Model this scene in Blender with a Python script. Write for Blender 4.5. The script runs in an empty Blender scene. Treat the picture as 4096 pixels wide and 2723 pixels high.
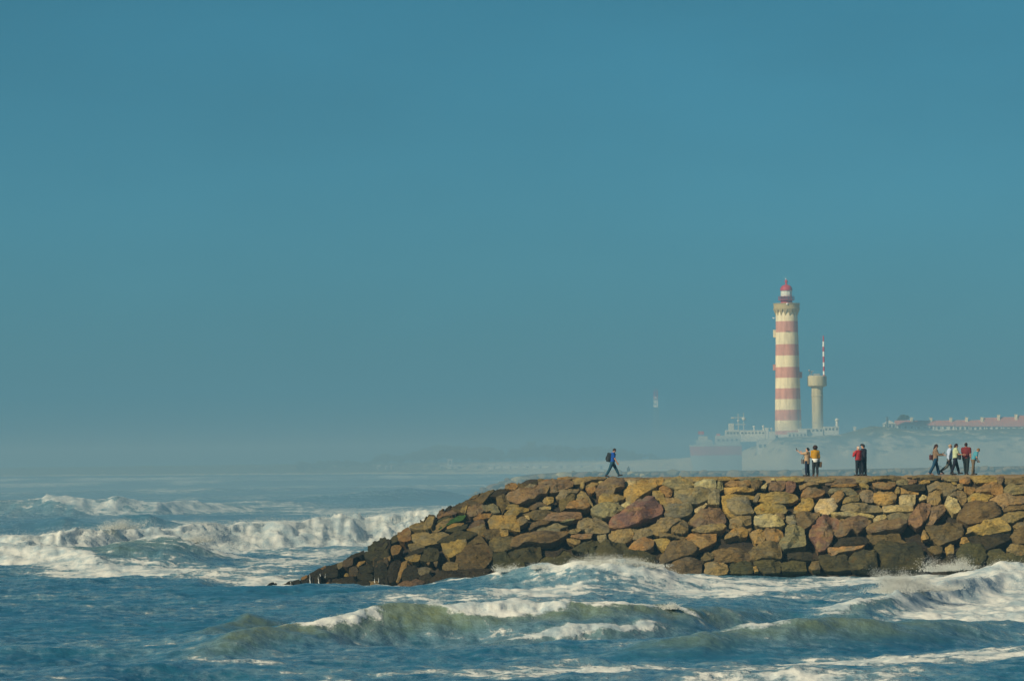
import bpy, bmesh, math, random
import numpy as np
from mathutils import Vector, Matrix

random.seed(7)
RNG = np.random.default_rng(7)
SC = bpy.context.scene
COL = SC.collection
PI = math.pi

# ------------------------------------------------------------------ camera
H = 6.55                      # eye height above still water
FPX = 17200.0                 # focal length in photo pixels (4096 wide)
ROLL = math.radians(0.7)
PITCH = math.atan(476.5 / FPX)
F_ = np.array([0.0, math.cos(PITCH), math.sin(PITCH)])
U0 = np.array([0.0, -math.sin(PITCH), math.cos(PITCH)])
R0 = np.array([1.0, 0.0, 0.0])
R_ = math.cos(ROLL) * R0 - math.sin(ROLL) * U0
U_ = math.cos(ROLL) * U0 + math.sin(ROLL) * R0
EYE = np.array([0.0, 0.0, H])


def ray(px, py):
    """direction (per metre of depth along +Y) through a photo pixel"""
    px = np.asarray(px, float)
    py = np.asarray(py, float)
    d = (R_[None, :] * ((px.ravel() - 2048) / FPX)[:, None]
         + U_[None, :] * ((1361.5 - py.ravel()) / FPX)[:, None] + F_[None, :])
    return d / d[:, 1:2]


def at(px, py, Y):
    """world point seen at a photo pixel, Y metres ahead"""
    return EYE + ray([px], [py])[0] * Y


def hor(px):
    return 1838.0 - (px - 2048) * math.tan(ROLL)


cam_data = bpy.data.cameras.new("camera")
cam = bpy.data.objects.new("camera", cam_data)
COL.objects.link(cam)
cam_data.sensor_width = 36.0
cam_data.lens = FPX / 4096 * 36.0
cam_data.clip_start = 1.0
cam_data.clip_end = 30000.0
M = Matrix(((R_[0], U_[0], -F_[0], EYE[0]),
            (R_[1], U_[1], -F_[1], EYE[1]),
            (R_[2], U_[2], -F_[2], EYE[2]),
            (0, 0, 0, 1)))
cam.matrix_world = M
SC.camera = cam


# ------------------------------------------------------------------ helpers
def tag(o, label=None, cat=None, group=None, kind=None):
    if label:
        o["label"] = label
    if cat:
        o["category"] = cat
    if group:
        o["group"] = group
    if kind:
        o["kind"] = kind
    return o


def link(name, me, mat=None, parent=None, smooth=False):
    o = bpy.data.objects.new(name, me)
    COL.objects.link(o)
    if mat is not None:
        for m in (mat if isinstance(mat, (list, tuple)) else [mat]):
            me.materials.append(m)
    if parent is not None:
        o.parent = parent
    if smooth:
        me.polygons.foreach_set("use_smooth", [True] * len(me.polygons))
    return o


def empty(name, loc, rz=0.0):
    o = bpy.data.objects.new(name, None)
    COL.objects.link(o)
    o.location = loc
    o.rotation_euler = (0, 0, rz)
    o.empty_display_size = 0.2
    return o


def mesh_np(name, V, faces):
    """faces: (n,k) int array or list of such arrays"""
    me = bpy.data.meshes.new(name)
    V = np.asarray(V, np.float32)
    if not isinstance(faces, list):
        faces = [faces]
    faces = [np.asarray(f, np.int32) for f in faces if len(f)]
    me.vertices.add(len(V))
    me.vertices.foreach_set("co", V.ravel())
    nl = sum(f.size for f in faces)
    me.loops.add(nl)
    me.loops.foreach_set("vertex_index", np.concatenate([f.ravel() for f in faces]))
    starts, tot = [], 0
    for f in faces:
        starts.append(tot + np.arange(len(f), dtype=np.int32) * f.shape[1])
        tot += f.size
    starts = np.concatenate(starts).astype(np.int32)
    me.polygons.add(len(starts))
    me.polygons.foreach_set("loop_start", starts)
    me.update(calc_edges=True)
    me.validate()
    return me


class MB:
    """collects shapes into one mesh"""
    def __init__(self):
        self.v, self.f, self.m = [], [], []
        self.cur = 0

    def add(self, V, F):
        b = len(self.v)
        self.v += [tuple(p) for p in V]
        for f in F:
            self.f.append(tuple(i + b for i in f))
            self.m.append(self.cur)

    def box(self, x0, x1, y0, y1, z0, z1, bevel=0.0):
        if bevel <= 0:
            V = [(x, y, z) for z in (z0, z1) for y in (y0, y1) for x in (x0, x1)]
            F = [(0, 2, 3, 1), (4, 5, 7, 6), (0, 1, 5, 4), (2, 6, 7, 3), (0, 4, 6, 2), (1, 3, 7, 5)]
            self.add(V, F)
            return
        b = bevel
        rings = []
        for z, i in ((z0, b), (z0 + b, 0), (z1 - b, 0), (z1, b)):
            rings.append([(x0 + i + b * (i == 0), y0 + i, z), (x1 - i - b * (i == 0), y0 + i, z),
                          (x1 - i, y0 + i + b * (i == 0), z), (x1 - i, y1 - i - b * (i == 0), z),
                          (x1 - i - b * (i == 0), y1 - i, z), (x0 + i + b * (i == 0), y1 - i, z),
                          (x0 + i, y1 - i - b * (i == 0), z), (x0 + i, y0 + i + b * (i == 0), z)])
        self.loft(rings)

    def loft(self, rings, cap=True):
        n = len(rings[0])
        V = [p for r in rings for p in r]
        F = []
        for k in range(len(rings) - 1):
            for i in range(n):
                j = (i + 1) % n
                F.append((k * n + i, k * n + j, (k + 1) * n + j, (k + 1) * n + i))
        if cap:
            F.append(tuple(reversed(range(n))))
            F.append(tuple((len(rings) - 1) * n + i for i in range(n)))
        self.add(V, F)

    def lathe(self, prof, n=32, cx=0.0, cy=0.0, cap=True):
        self.loft([[(cx + r * math.cos(2 * PI * i / n), cy + r * math.sin(2 * PI * i / n), z)
                    for i in range(n)] for r, z in prof], cap)

    def tube(self, a, b, r0, r1=None, n=8):
        a, b = Vector(a), Vector(b)
        r1 = r0 if r1 is None else r1
        d = (b - a).normalized()
        s = d.orthogonal().normalized()
        t = d.cross(s)
        ring = lambda c, r: [tuple(c + s * (r * math.cos(2 * PI * i / n)) + t * (r * math.sin(2 * PI * i / n))) for i in range(n)]
        self.loft([ring(a, r0), ring(b, r1)])

    def ball(self, c, r, n=10, sx=1, sy=1, sz=1):
        rings = []
        for k in range(1, n // 2 + 1):
            th = PI * k / (n // 2 + 1)
            rings.append([(c[0] + sx * r * math.sin(th) * math.cos(2 * PI * i / n),
                           c[1] + sy * r * math.sin(th) * math.sin(2 * PI * i / n),
                           c[2] - sz * r * math.cos(th)) for i in range(n)])
        self.loft(rings)

    def mesh(self, name):
        me = bpy.data.meshes.new(name)
        me.from_pydata(self.v, [], self.f)
        me.polygons.foreach_set("material_index", self.m)
        bm = bmesh.new()
        bm.from_mesh(me)
        bmesh.ops.recalc_face_normals(bm, faces=bm.faces)
        bm.to_mesh(me)
        bm.free()
        me.update()
        return me

    def build(self, name, mat, parent=None, smooth_angle=None):
        me = self.mesh(name)
        o = link(name, me, mat, parent)
        if smooth_angle:
            me.polygons.foreach_set("use_smooth", [True] * len(me.polygons))
            me.set_sharp_from_angle(angle=math.radians(smooth_angle))
        return o


# --- numpy noise
def _hash(ix, iy, iz, s):
    h = (ix.astype(np.int64) * 374761393 + iy.astype(np.int64) * 668265263 + iz.astype(np.int64) * 2147483647 + s * 974634777)
    h = (h ^ (h >> 13)) * 1274126177
    h = h ^ (h >> 16)
    return (h & 0xFFFFFF) / float(0xFFFFFF)


def vnoise(x, y, z=None, s=0):
    x = np.asarray(x, float)
    y = np.asarray(y, float)
    ix, iy = np.floor(x), np.floor(y)
    fx, fy = x - ix, y - iy
    ux, uy = fx * fx * fx * (fx * (fx * 6 - 15) + 10), fy * fy * fy * (fy * (fy * 6 - 15) + 10)
    if z is None:
        iz = np.zeros_like(ix)
        h = lambda a, b: _hash(ix + a, iy + b, iz, s)
        return (h(0, 0) * (1 - ux) + h(1, 0) * ux) * (1 - uy) + (h(0, 1) * (1 - ux) + h(1, 1) * ux) * uy
    z = np.asarray(z, float)
    iz = np.floor(z)
    fz = z - iz
    uz = fz * fz * (3 - 2 * fz)
    h = lambda a, b, c: _hash(ix + a, iy + b, iz + c, s)
    lo = (h(0, 0, 0) * (1 - ux) + h(1, 0, 0) * ux) * (1 - uy) + (h(0, 1, 0) * (1 - ux) + h(1, 1, 0) * ux) * uy
    hi = (h(0, 0, 1) * (1 - ux) + h(1, 0, 1) * ux) * (1 - uy) + (h(0, 1, 1) * (1 - ux) + h(1, 1, 1) * ux) * uy
    return lo * (1 - uz) + hi * uz


def fbm(x, y, z=None, s=0, o=4, g=0.5):
    t, a, n = 0.0, 1.0, 0.0
    for k in range(o):
        f = 2.03 ** k
        t = t + a * vnoise(x * f + 17.3 * k, y * f - 9.1 * k, None if z is None else z * f + 5.7 * k, s + k)
        n += a
        a *= g
    return t / n


def billow(x, y, s=0, o=4, g=0.5):
    t, a, n = 0.0, 1.0, 0.0
    for k in range(o):
        f = 2.1 ** k
        t = t + a * np.maximum(0, 1 - np.abs(2 * vnoise(x * f + 3.1 * k, y * f + 7.7 * k, None, s + k) - 1)) ** 0.8
        n += a
        a *= g
    return 1 - t / n  # puffy lumps high


# ------------------------------------------------------------------ materials
def new_mat(name):
    m = bpy.data.materials.new(name)
    m.use_nodes = True
    nt = m.node_tree
    return m, nt, nt.nodes, nt.links, nt.nodes["Principled BSDF"]


def simple(name, rgb, rough=0.7, var=0.15, scale=3.0, bump=0.0, metal=0.0, spec=0.3):
    """one colour broken up by a two-octave noise so nothing is perfectly flat"""
    m, nt, N, L, P = new_mat(name)
    tc = N.new("ShaderNodeTexCoord")
    no = N.new("ShaderNodeTexNoise")
    no.inputs["Scale"].default_value = scale
    no.inputs["Detail"].default_value = 5
    L.new(tc.outputs["Object"], no.inputs["Vector"])
    mx = N.new("ShaderNodeMix")
    mx.data_type = "RGBA"
    mx.inputs["A"].default_value = (*[c * (1 - var) for c in rgb], 1)
    mx.inputs["B"].default_value = (*[min(1, c * (1 + var)) for c in rgb], 1)
    L.new(no.outputs["Fac"], mx.inputs["Factor"])
    L.new(mx.outputs["Result"], P.inputs["Base Color"])
    P.inputs["Roughness"].default_value = rough
    P.inputs["Metallic"].default_value = metal
    P.inputs["Specular IOR Level"].default_value = spec
    if bump:
        b = N.new("ShaderNodeBump")
        b.inputs["Strength"].default_value = bump
        b.inputs["Distance"].default_value = 0.05
        L.new(no.outputs["Fac"], b.inputs["Height"])
        L.new(b.outputs["Normal"], P.inputs["Normal"])
    return m


# ------------------------------------------------------------------ sky, sun
SUN_EL = math.radians(33)
SUN_AZ = math.radians(47)        # to the left of straight-behind the camera
to_sun = Vector((-math.sin(SUN_AZ) * math.cos(SUN_EL), -math.cos(SUN_AZ) * math.cos(SUN_EL), math.sin(SUN_EL)))
sd = bpy.data.lights.new("sun", "SUN")
sd.energy = 4.8
sd.angle = math.radians(0.5)
sd.color = (1.0, 0.85, 0.585)
sun = bpy.data.objects.new("sun", sd)
COL.objects.link(sun)
sun.rotation_euler = to_sun.to_track_quat("Z", "Y").to_euler()
sun.location = (-60, -60, 80)

w = bpy.data.worlds.new("World")
SC.world = w
w.use_nodes = True
nt = w.node_tree
N, L = nt.nodes, nt.links
bg = N["Background"]
sky = N.new("ShaderNodeTexSky")
sky.sky_type = "NISHITA"
sky.sun_disc = False
sky.sun_elevation = SUN_EL
# Nishita: rotation 0 puts the sun at +Y, turning clockwise seen from above
sky.sun_rotation = math.atan2(to_sun.x, to_sun.y)
sky.air_density = 1.0
sky.dust_density = SKY_DUST if "SKY_DUST" in globals() else 0.6
sky.ozone_density = 3.0
tint = N.new("ShaderNodeMix")
tint.data_type = "RGBA"
tint.blend_type = "MULTIPLY"
tint.inputs["Factor"].default_value = 1.0
gen = N.new("ShaderNodeTexCoord")
sepz = N.new("ShaderNodeSeparateXYZ")
L.new(gen.outputs["Generated"], sepz.inputs["Vector"])
elev = N.new("ShaderNodeMapRange")
elev.inputs["From Min"].default_value = 0.0
elev.inputs["From Max"].default_value = 0.11
L.new(sepz.outputs["Z"], elev.inputs["Value"])
cool = N.new("ShaderNodeMix")        # sea air: the low sky stays blue instead of going yellow-white
cool.data_type = "RGBA"
cool.inputs["A"].default_value = (0.150, 0.54, 0.86, 1)
cool.inputs["B"].default_value = (0.130, 0.50, 0.625, 1)
L.new(elev.outputs["Result"], cool.inputs["Factor"])
# faint uneven veils in the hazy air
veil = N.new("ShaderNodeTexNoise")
veil.inputs["Scale"].default_value = 9.0
veil.inputs["Detail"].default_value = 5
vm = N.new("ShaderNodeMapping")
vm.inputs["Scale"].default_value = (1, 1, 3.0)
L.new(gen.outputs["Generated"], vm.inputs["Vector"])
L.new(vm.outputs["Vector"], veil.inputs["Vector"])
vr = N.new("ShaderNodeMapRange")
vr.inputs["From Min"].default_value = .3
vr.inputs["From Max"].default_value = .7
vr.inputs["To Min"].default_value = .93
vr.inputs["To Max"].default_value = 1.07
L.new(veil.outputs["Fac"], vr.inputs["Value"])
vx = N.new("ShaderNodeVectorMath")
vx.operation = "SCALE"
L.new(cool.outputs["Result"], vx.inputs[0])
L.new(vr.outputs["Result"], vx.inputs["Scale"])
L.new(vx.outputs["Vector"], tint.inputs["B"])
L.new(sky.outputs["Color"], tint.inputs["A"])
L.new(tint.outputs["Result"], bg.inputs["Color"])
bg.inputs["Strength"].default_value = 0.076
SC.view_settings.view_transform = "Standard"
SC.view_settings.look = "None"
SC.view_settings.exposure = 0.0
SC.view_settings.gamma = 1.0
SC.cycles.use_denoising = True
SC.cycles.volume_bounces = 0
SC.cycles.max_bounces = 5
SC.cycles.transparent_max_bounces = 8


# ------------------------------------------------------------------ air
def air_box(name, x0, x1, y0, y1, z0, z1, density, rgb, aniso):
    mb = MB()
    mb.box(x0, x1, y0, y1, z0, z1)
    m = bpy.data.materials.new(name)
    m.use_nodes = True
    N, L = m.node_tree.nodes, m.node_tree.links
    N.remove(N["Principled BSDF"])
    v = N.new("ShaderNodeVolumePrincipled")
    v.inputs["Color"].default_value = (*rgb, 1)
    v.inputs["Density"].default_value = density
    v.inputs["Anisotropy"].default_value = aniso
    L.new(v.outputs["Volume"], N["Material Output"].inputs["Volume"])
    try:
        m.cycles.homogeneous_volume = True
    except Exception:
        pass
    return mb.build(name, m)


hz = air_box("haze", -3000, 3000, -120, 5200, -9, 96, 0.00032, (0.30, 0.69, 0.96), 0.0)
tag(hz, "thin blue haze filling the air over sea and shore", "haze", kind="stuff")
ms = air_box("sea_mist", -420, 420, 266, 1200, -7, 11.0, 0.0018, (0.47, 0.81, 1.0), 0.0)
tag(ms, "low pale spray mist drifting over the surf between the two breakwaters", "mist", kind="stuff")
# ------------------------------------------------------------------ breakwater solid (used by rocks and sea)
X_E = 0.6          # where the straight crest ends and the sloping head begins
SL_F, SL_L = 1.3, 2.35
Y_CREST, CW = 250.0, 7.0


def crest_front(x):
    return Y_CREST - 0.10 * np.maximum(x, 0.0)


def crest_z(x):
    return 5.5 - 0.004 * np.maximum(x, 0.0)


def jetty(x, y):
    x = np.asarray(x, float)
    y = np.asarray(y, float)
    dx = np.maximum(0.0, X_E - x) / SL_L
    yf = crest_front(x)
    dy = np.maximum(0.0, yf - y) / SL_F + np.maximum(0.0, y - yf - CW) / 1.6
    return crest_z(x) - np.sqrt(dx * dx + dy * dy)


# ------------------------------------------------------------------ sea
# every breaker: crest line points (photo column, distance, height, foam 0..1), half widths in front / behind, face green
BREAKERS = [
    # the green wave in front
    dict(p=[(700, 149, .1, .0), (900, 152, .55, .05), (1060, 155, .8, .25), (1172, 157, .98, .75), (1330, 158, 1.12, .8), (1509, 160, 1.2, .55),
            (1600, 161, 1.15, .1), (1690, 161.5, 1.1, .35), (1790, 162, 1.18, .75), (2000, 163, 1.12, .95), (2180, 164, 1.0, .8), (2253, 165, 1.0, .5),
            (2420, 166, .9, .7), (2556, 167, .88, .85), (2640, 168, .9, .35), (2700, 168.5, .85, .75), (2770, 169, .75, .3), (2903, 172, .5, .1), (3080, 176, .15, 0)], wf=3.6, wb=7, green=1.0, face=.32),
    dict(p=[(1900, 158, .05, .3), (2050, 158.5, .35, .6), (2250, 160, .55, .85), (2420, 161.5, .62, .9), (2560, 163, .5, .6), (2750, 165, .2, .2)], wf=2.2, wb=4, green=.8, face=.35),
    dict(p=[(2300, 146.5, .05, 0), (2480, 147.5, .25, .05), (2600, 148, .45, .15), (2782, 149, .62, .3), (2947, 151, .85, .55), (3100, 152.5, .85, .6),
            (3255, 154, .9, .1), (3340, 154.6, .8, .05), (3418, 155, .78, .0), (3557, 156, .75, .0), (3700, 157, .6, .0), (3800, 158, .45, .1), (4050, 161, .15, .3)], wf=4.2, wb=6, green=.75, face=.2),
    dict(p=[(600, 168, .05, 0), (800, 170, .35, 0), (981, 174, .6, .05), (1060, 175, .45, .3), (1180, 176, .1, .1)], wf=3, wb=5, green=.9, face=.05),
    # against the breakwater foot
    dict(p=[(1620, 229, .1, .3), (1780, 228, .35, .5), (1900, 227, .55, .65), (2010, 226, .9, .7), (2148, 225, 1.1, .6), (2230, 225, 1.1, .8), (2286, 225, 1.25, 1), (2380, 225, 1.3, 1.1), (2429, 225, 1.45, 1.15),
            (2561, 226, 1.2, 1.1), (2644, 228, .85, 1.05), (2727, 230, .4, .9), (2880, 232, .08, .6)], wf=5.5, wb=4, green=.1, face=.55),
    # boiling white water on the right
    dict(p=[(3150, 172, .1, .2), (3300, 176, .35, .45), (3450, 180, .6, .8), (3550, 184, .9, 1.05), (3620, 188, 1.1, 1.1), (3700, 192, .9, 1.0), (3850, 200, .8, .95), (4000, 210, .8, .95), (4300, 216, .9, .95)], wf=5, wb=9, green=.75, face=.8),
    dict(p=[(3380, 233, .1, .5), (3520, 231, .25, .7), (3674, 230, .4, .95), (3883, 228, .62, 1), (3976, 227, .75, 1.05), (4200, 227, .55, 1)], wf=7, wb=5, green=0, face=.7),
    dict(p=[(3600, 166, .1, .3), (3760, 167, .35, .5), (3900, 168, .5, .6), (4096, 169, .6, .7), (4300, 170, .6, .7)], wf=4, wb=4, green=.8, face=.25),
    # the long white roller left of the breakwater
    dict(p=[(-400, 298, 1.9, 1), (100, 302, 2.0, 1.05), (356, 310, 2.2, 1.05), (439, 315, 2.45, 1.1), (493, 318, 2.0, 1.1), (640, 324, 2.05, 1.05), (795, 330, 2.2, 1.1), (1021, 340, 1.95, 1.1), (1187, 345, 1.9, 1.1),
            (1305, 350, 2.4, 1.1), (1417, 354, 2.7, 1.1), (1560, 356, 2.8, 1.1), (1700, 358, 2.6, 1.1), (2000, 362, 2.2, 1)], wf=9.0, wb=14, green=.2, face=1.0),
    dict(p=[(60, 281, .05, .2), (237, 284, .45, .3), (445, 287, 1.4, .35), (560, 288.6, 1.75, .62), (640, 289.5, 2.02, .7), (694, 290, 2.05, .65), (740, 290.7, 1.85, .9), (785, 291.4, 1.5, 1), (831, 292, 1.1, 1), (950, 293, .45, 1), (1100, 294, .1, .6)], wf=8.5, wb=7, green=.6, face=.7),
    dict(p=[(-300, 288, 1.3, 1), (0, 286, 1.15, 1.05), (150, 284, .95, 1), (300, 281.5, .55, .95), (420, 279.5, .1, .6)], wf=5.5, wb=7, green=0, face=.9),
    # farther breakers, fading into the mist
    dict(p=[(-400, 540, 2.0, .6), (60, 540, 2.5, .4), (130, 540, 2.7, .8), (220, 540, 2.95, 1), (309, 542, 2.65, 1), (380, 543, 2.2, .5), (463, 545, 2.75, .7), (530, 547, 2.5, 1), (620, 548, 2.1, 1), (712, 560, 1.7, .9), (890, 580, 1.0, .6), (1000, 592, .4, .3)], wf=11, wb=16, green=.2, face=.75),
    dict(p=[(-200, 440, .8, .1), (130, 435, 1.25, .1), (250, 432, 1.45, 0), (330, 430, .8, 0), (415, 430, .7, 0), (493, 430, 1.3, 0), (593, 430, 1.4, 0), (653, 430, .8, 0), (780, 430, .2, 0)], wf=13, wb=12, green=0, face=0),
    dict(p=[(30, 470, .1, .6), (110, 471, .5, .9), (180, 472, .4, .9), (260, 474, .05, .5)], wf=5, wb=5, green=0, face=.6),
    dict(p=[(850, 690, .3, .2), (1150, 700, .8, .45), (1305, 705, 1.2, .7), (1483, 710, 1.6, .9), (1585, 715, 2.0, 1), (1656, 715, 1.9, 1), (1763, 720, 1.6, .9), (1850, 725, .8, .6), (1980, 730, .2, .3)], wf=14, wb=16, green=0, face=.55),
    dict(p=[(500, 640, .3, .5), (800, 650, .6, .6), (1000, 655, .7, .6), (1200, 660, .3, .4)], wf=12, wb=14, green=0, face=.4),
    dict(p=[(-300, 900, .8, .7), (400, 930, 1.1, .8), (900, 960, .9, .7), (1500, 980, 1.0, .7), (2200, 1000, .8, .6)], wf=18, wb=20, green=0, face=.6),
    dict(p=[(-300, 1300, 1.2, .8), (600, 1330, 1.3, .9), (1500, 1290, 1.2, .8), (2300, 1250, 1.0, .8)], wf=26, wb=26, green=0, face=.7),
    dict(p=[(-300, 1800, 1.2, .9), (600, 1780, 1.3, .9), (1500, 1650, 1.2, .9), (2100, 1500, 1.0, .9)], wf=30, wb=30, green=0, face=.8),
    # troughs
    dict(p=[(780, 246, 0, 0), (940, 247, -.75, 0), (1080, 248, -1.1, 0), (1230, 247, -.95, 0), (1400, 242, -.7, 0), (1600, 238, -.5, 0), (1800, 235, 0, 0)], wf=12, wb=9, green=0, face=0),
    dict(p=[(1900, 199, 0, 0), (2600, 205, -.3, 0), (3400, 205, -.25, 0), (3600, 205, 0, 0)], wf=12, wb=12, green=0, face=0),
]

# patches of drifting foam (photo column, distance, half width px, half depth m, strength)
PATCHES = [
    (3000, 232, 700, 13, .78), (3500, 230, 600, 16, .80), (2850, 219, 420, 9, .80), (3250, 208, 520, 10, .74), (2750, 197, 320, 5, .34), (1800, 208, 420, 9, .60), (2150, 214, 340, 10, .72),
    (3880, 206, 420, 32, 1.35), (3930, 182, 380, 14, 1.3), (3000, 187, 420, 4, .62),
    (2500, 138, 900, 5, .62), (3300, 140, 700, 7, .70), (3000, 129, 800, 6, .68), (3900, 145, 400, 8, .72),
    (2150, 133, 420, 5, .58), (2700, 123, 500, 3, .62), (1900, 128, 500, 5, .27), (1500, 144, 380, 4, .28), (900, 143, 300, 2.5, .44), (500, 152, 260, 3, .44),
    (300, 134, 400, 5, .36), (1200, 132, 400, 4, .42), (1000, 200, 420, 8, .30), (1300, 220, 260, 8, .30), (1150, 243, 200, 3, .9), (1050, 233.5, 200, 1.7, 1.3), (1350, 231.5, 190, 1.6, 1.25), (1600, 230, 170, 1.5, 1.2), (1780, 229.5, 150, 1.5, 1.1), (1500, 233, 300, 2.5, .85), (1750, 231, 260, 3, .5),
    (850, 238, 320, 5, .36), (1200, 250, 220, 8, .30), (900, 262, 420, 14, .66), (500, 268, 480, 14, .85), (1150, 285, 300, 16, .56), (1250, 315, 300, 12, .52), (250, 240, 420, 8, .28), (550, 220, 360, 8, .30),
    (150, 200, 400, 8, .22), (900, 184, 260, 5, .24), (1500, 262, 200, 16, .4),
    (300, 370, 700, 25, .46), (1000, 390, 700, 32, .62), (1300, 470, 700, 44, .58), (700, 470, 500, 34, .50), (1500, 580, 600, 60, .60), (800, 640, 800, 60, .5), (1200, 820, 900, 90, .42), (300, 760, 700, 90, .36), (900, 1100, 1400, 160, .45),
    (1000, 1600, 1800, 260, .45),
]
# dark open water where the photo has no foam
CLEAR = [(1150, 222.5, 420, 3.0, .35), (2900, 190, 620, 2.5, .25), (2300, 176, 300, 3, .2), (3600, 150, 300, 4, .3), (700, 178, 500, 6, .15), (1700, 120, 500, 3, .2), (2900, 145, 350, 3, .35), (1000, 221, 400, 4, .3)]


def interp_cols(b, a):
    pts = sorted(b["p"])
    pts = [(pts[0][0] - 90, pts[0][1], 0, 0)] + pts + [(pts[-1][0] + 90, pts[-1][1], 0, 0)]
    xs = np.array([q[0] for q in pts], float)
    out = []
    for k in (1, 2, 3):
        out.append(np.interp(a, xs, [q[k] for q in pts], left=np.nan if k == 1 else 0.0, right=np.nan if k == 1 else 0.0))
    out[0] = np.interp(a, xs, [q[1] for q in pts])
    return out


def sea_fields(X, Y):
    """height, foam cover and green of the sea at world points"""
    col = 2048 + FPX * X / np.maximum(Y, 60)
    far = np.clip((Y - 100) / 200, 0, 1)
    # wobble the crest lines a little so that they are never ruled
    wob = (fbm(X * .23, Y * .05, s=11, o=3) - .5)
    # wind sea: a few crossing trains of short-crested waves
    Z = np.zeros_like(X)
    rr = np.random.default_rng(3)
    for k in range(26):
        lam = 2.2 * 1.19 ** k if k < 16 else rr.uniform(3, 16)
        th = math.radians(rr.uniform(-38, 52) + 90 + 14)
        a = .0085 * lam ** .62 * rr.uniform(.6, 1.3)
        kx, ky = math.cos(th) * 2 * PI / lam, math.sin(th) * 2 * PI / lam
        ph = kx * X + ky * Y + rr.uniform(0, 6.28) + 2.0 * (vnoise(X * .03 + k, Y * .03) - .5) * 3
        fade = np.clip(1.6 - Y * .9 / (lam * 90), 0, 1)
        Z += fade * a * (1 - 2 * np.abs(np.sin(ph * .5)) ** 1.3)
    chop = fbm(X * .9 - Y * .12, Y * .55, s=21, o=4) - .5
    Z += .27 * chop * np.clip(1.4 - Y / 700, .1, 1)
    foam = np.zeros_like(X)
    green = np.zeros_like(X)
    turb = np.zeros_like(X)
    for b in BREAKERS:
        yc, h, f = interp_cols(b, col)
        if not np.any(np.abs(h) > 0):
            continue
        sc = b["wf"] / 4.0
        d = Y - (yc + wob * 3.6 * sc + (fbm(X * .8 / sc, Y * .5 / sc, s=5, o=3) - .5) * 1.6 * sc)
        q_ = [(s_[0], s_[3]) for s_ in sorted(b["p"])]
        f = np.interp(col + np.clip(.8 * d * FPX / np.maximum(Y, 60), -700, 700) + 170 * (fbm(X * .5, Y * .3, s=47, o=3) - .5), [z_[0] for z_ in q_], [z_[1] for z_ in q_], left=0, right=0)
        front, back = np.clip(-d / b["wf"], 0, 9), np.clip(d / b["wb"], 0, 9)
        e = np.where(d < 0, np.exp(-(front ** 1.6) * 1.5), np.exp(-(back ** 1.5) * 1.3))
        hm = 1 + (.42 * (fbm(X * .34 / sc, Y * .30 / sc, s=31, o=4) - .5)) * np.clip(f * 1.5 - .5, 0, 1)
        Z = Z + h * hm * e
        # foam: on the lip, spilling down the face as far as it has broken
        lip = np.exp(-(d / (.42 * b["wf"])) ** 2)
        face = np.where(d < 0, np.exp(-(front * (1.25 - np.clip(b["face"], 0, 1) * .85)) ** 2.2), np.exp(-(back * 1.6) ** 2))
        hh = np.clip(np.abs(h) / .35, 0, 1) * (h > 0)
        if b["wf"] > 13 and b["wb"] > 13:      # far surf comes in broken patches, not ruled lines
            f = f * np.clip((fbm(X * .018, Y * .01, s=101, o=3) - .42) * 5, 0, 1)
        c = np.maximum(lip * f, face * f * min(1.0, b["face"] * 1.15)) * hh
        streak = (.27 + .30 * b["face"]) * e ** .6 * hh * np.clip(f + .35, 0, 1) * (d < 0) * (.55 + .9 * fbm(X * .35 - Y * .8, Y * .1, s=43, o=2))
        foam = np.maximum(foam, np.maximum(c, streak))
        turb = np.maximum(turb, np.clip(c * 1.4 - .75, 0, 1) * np.clip(h, 0, 3) * np.where(d > 0, .35, 1.0))
        gf = np.where(d < 0, np.exp(-((front - .12) / .62) ** 2), np.exp(-(back / .25) ** 2))
        green = np.maximum(green, b["green"] * gf * np.clip(h / .8, 0, 1))
    pf = np.zeros_like(X)
    for (pc, py, wx, wy, s) in PATCHES:
        q = ((col - pc) / wx) ** 2 + ((Y - py) / wy) ** 2
        pf = np.maximum(pf, s * np.exp(-q * .8))
    clump = fbm(X * .16 - Y * .05, Y * .10, s=41, o=3)
    pf = np.maximum(pf * 1.15, .26 * np.clip(1.5 - Y / 500, .35, 1)) * (.55 + 1.0 * (clump - .25))
    for (pc, py, wx, wy, s) in CLEAR:
        q = ((col - pc) / wx) ** 2 + ((Y - py) / wy) ** 2
        pf = pf - s * np.exp(-q)
    # wash around the breakwater's foot
    g = jetty(X, Y)
    wash = np.exp(-((g + .9) / 1.1) ** 2) * (Y < 258) * .82
    foam = np.maximum(np.maximum(foam, pf), wash * (.6 + .8 * clump))
    # tumbling white water
    lump = billow(X * .75 / (1 + far), Y * .5 / (1 + far), s=51, o=4, g=.5)
    Z = Z + turb * (1.25 * (lump - .42) + .45 * (billow(X * 1.5, Y * .9, s=61, o=3) - .45)) * .62
    Z = Z + turb * far * .30 * (billow(X * .85, Y * .62, s=111, o=4, g=.6) - .45)
    Z = Z + .14 * np.clip(foam, 0, 1) * (billow(X * 1.9, Y * 1.1, s=71, o=3) - .45) * np.clip(1.3 - Y / 500, .2, 1)
    return Z, np.clip(foam, 0, 1.15), np.clip(green, 0, 1), turb


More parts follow.
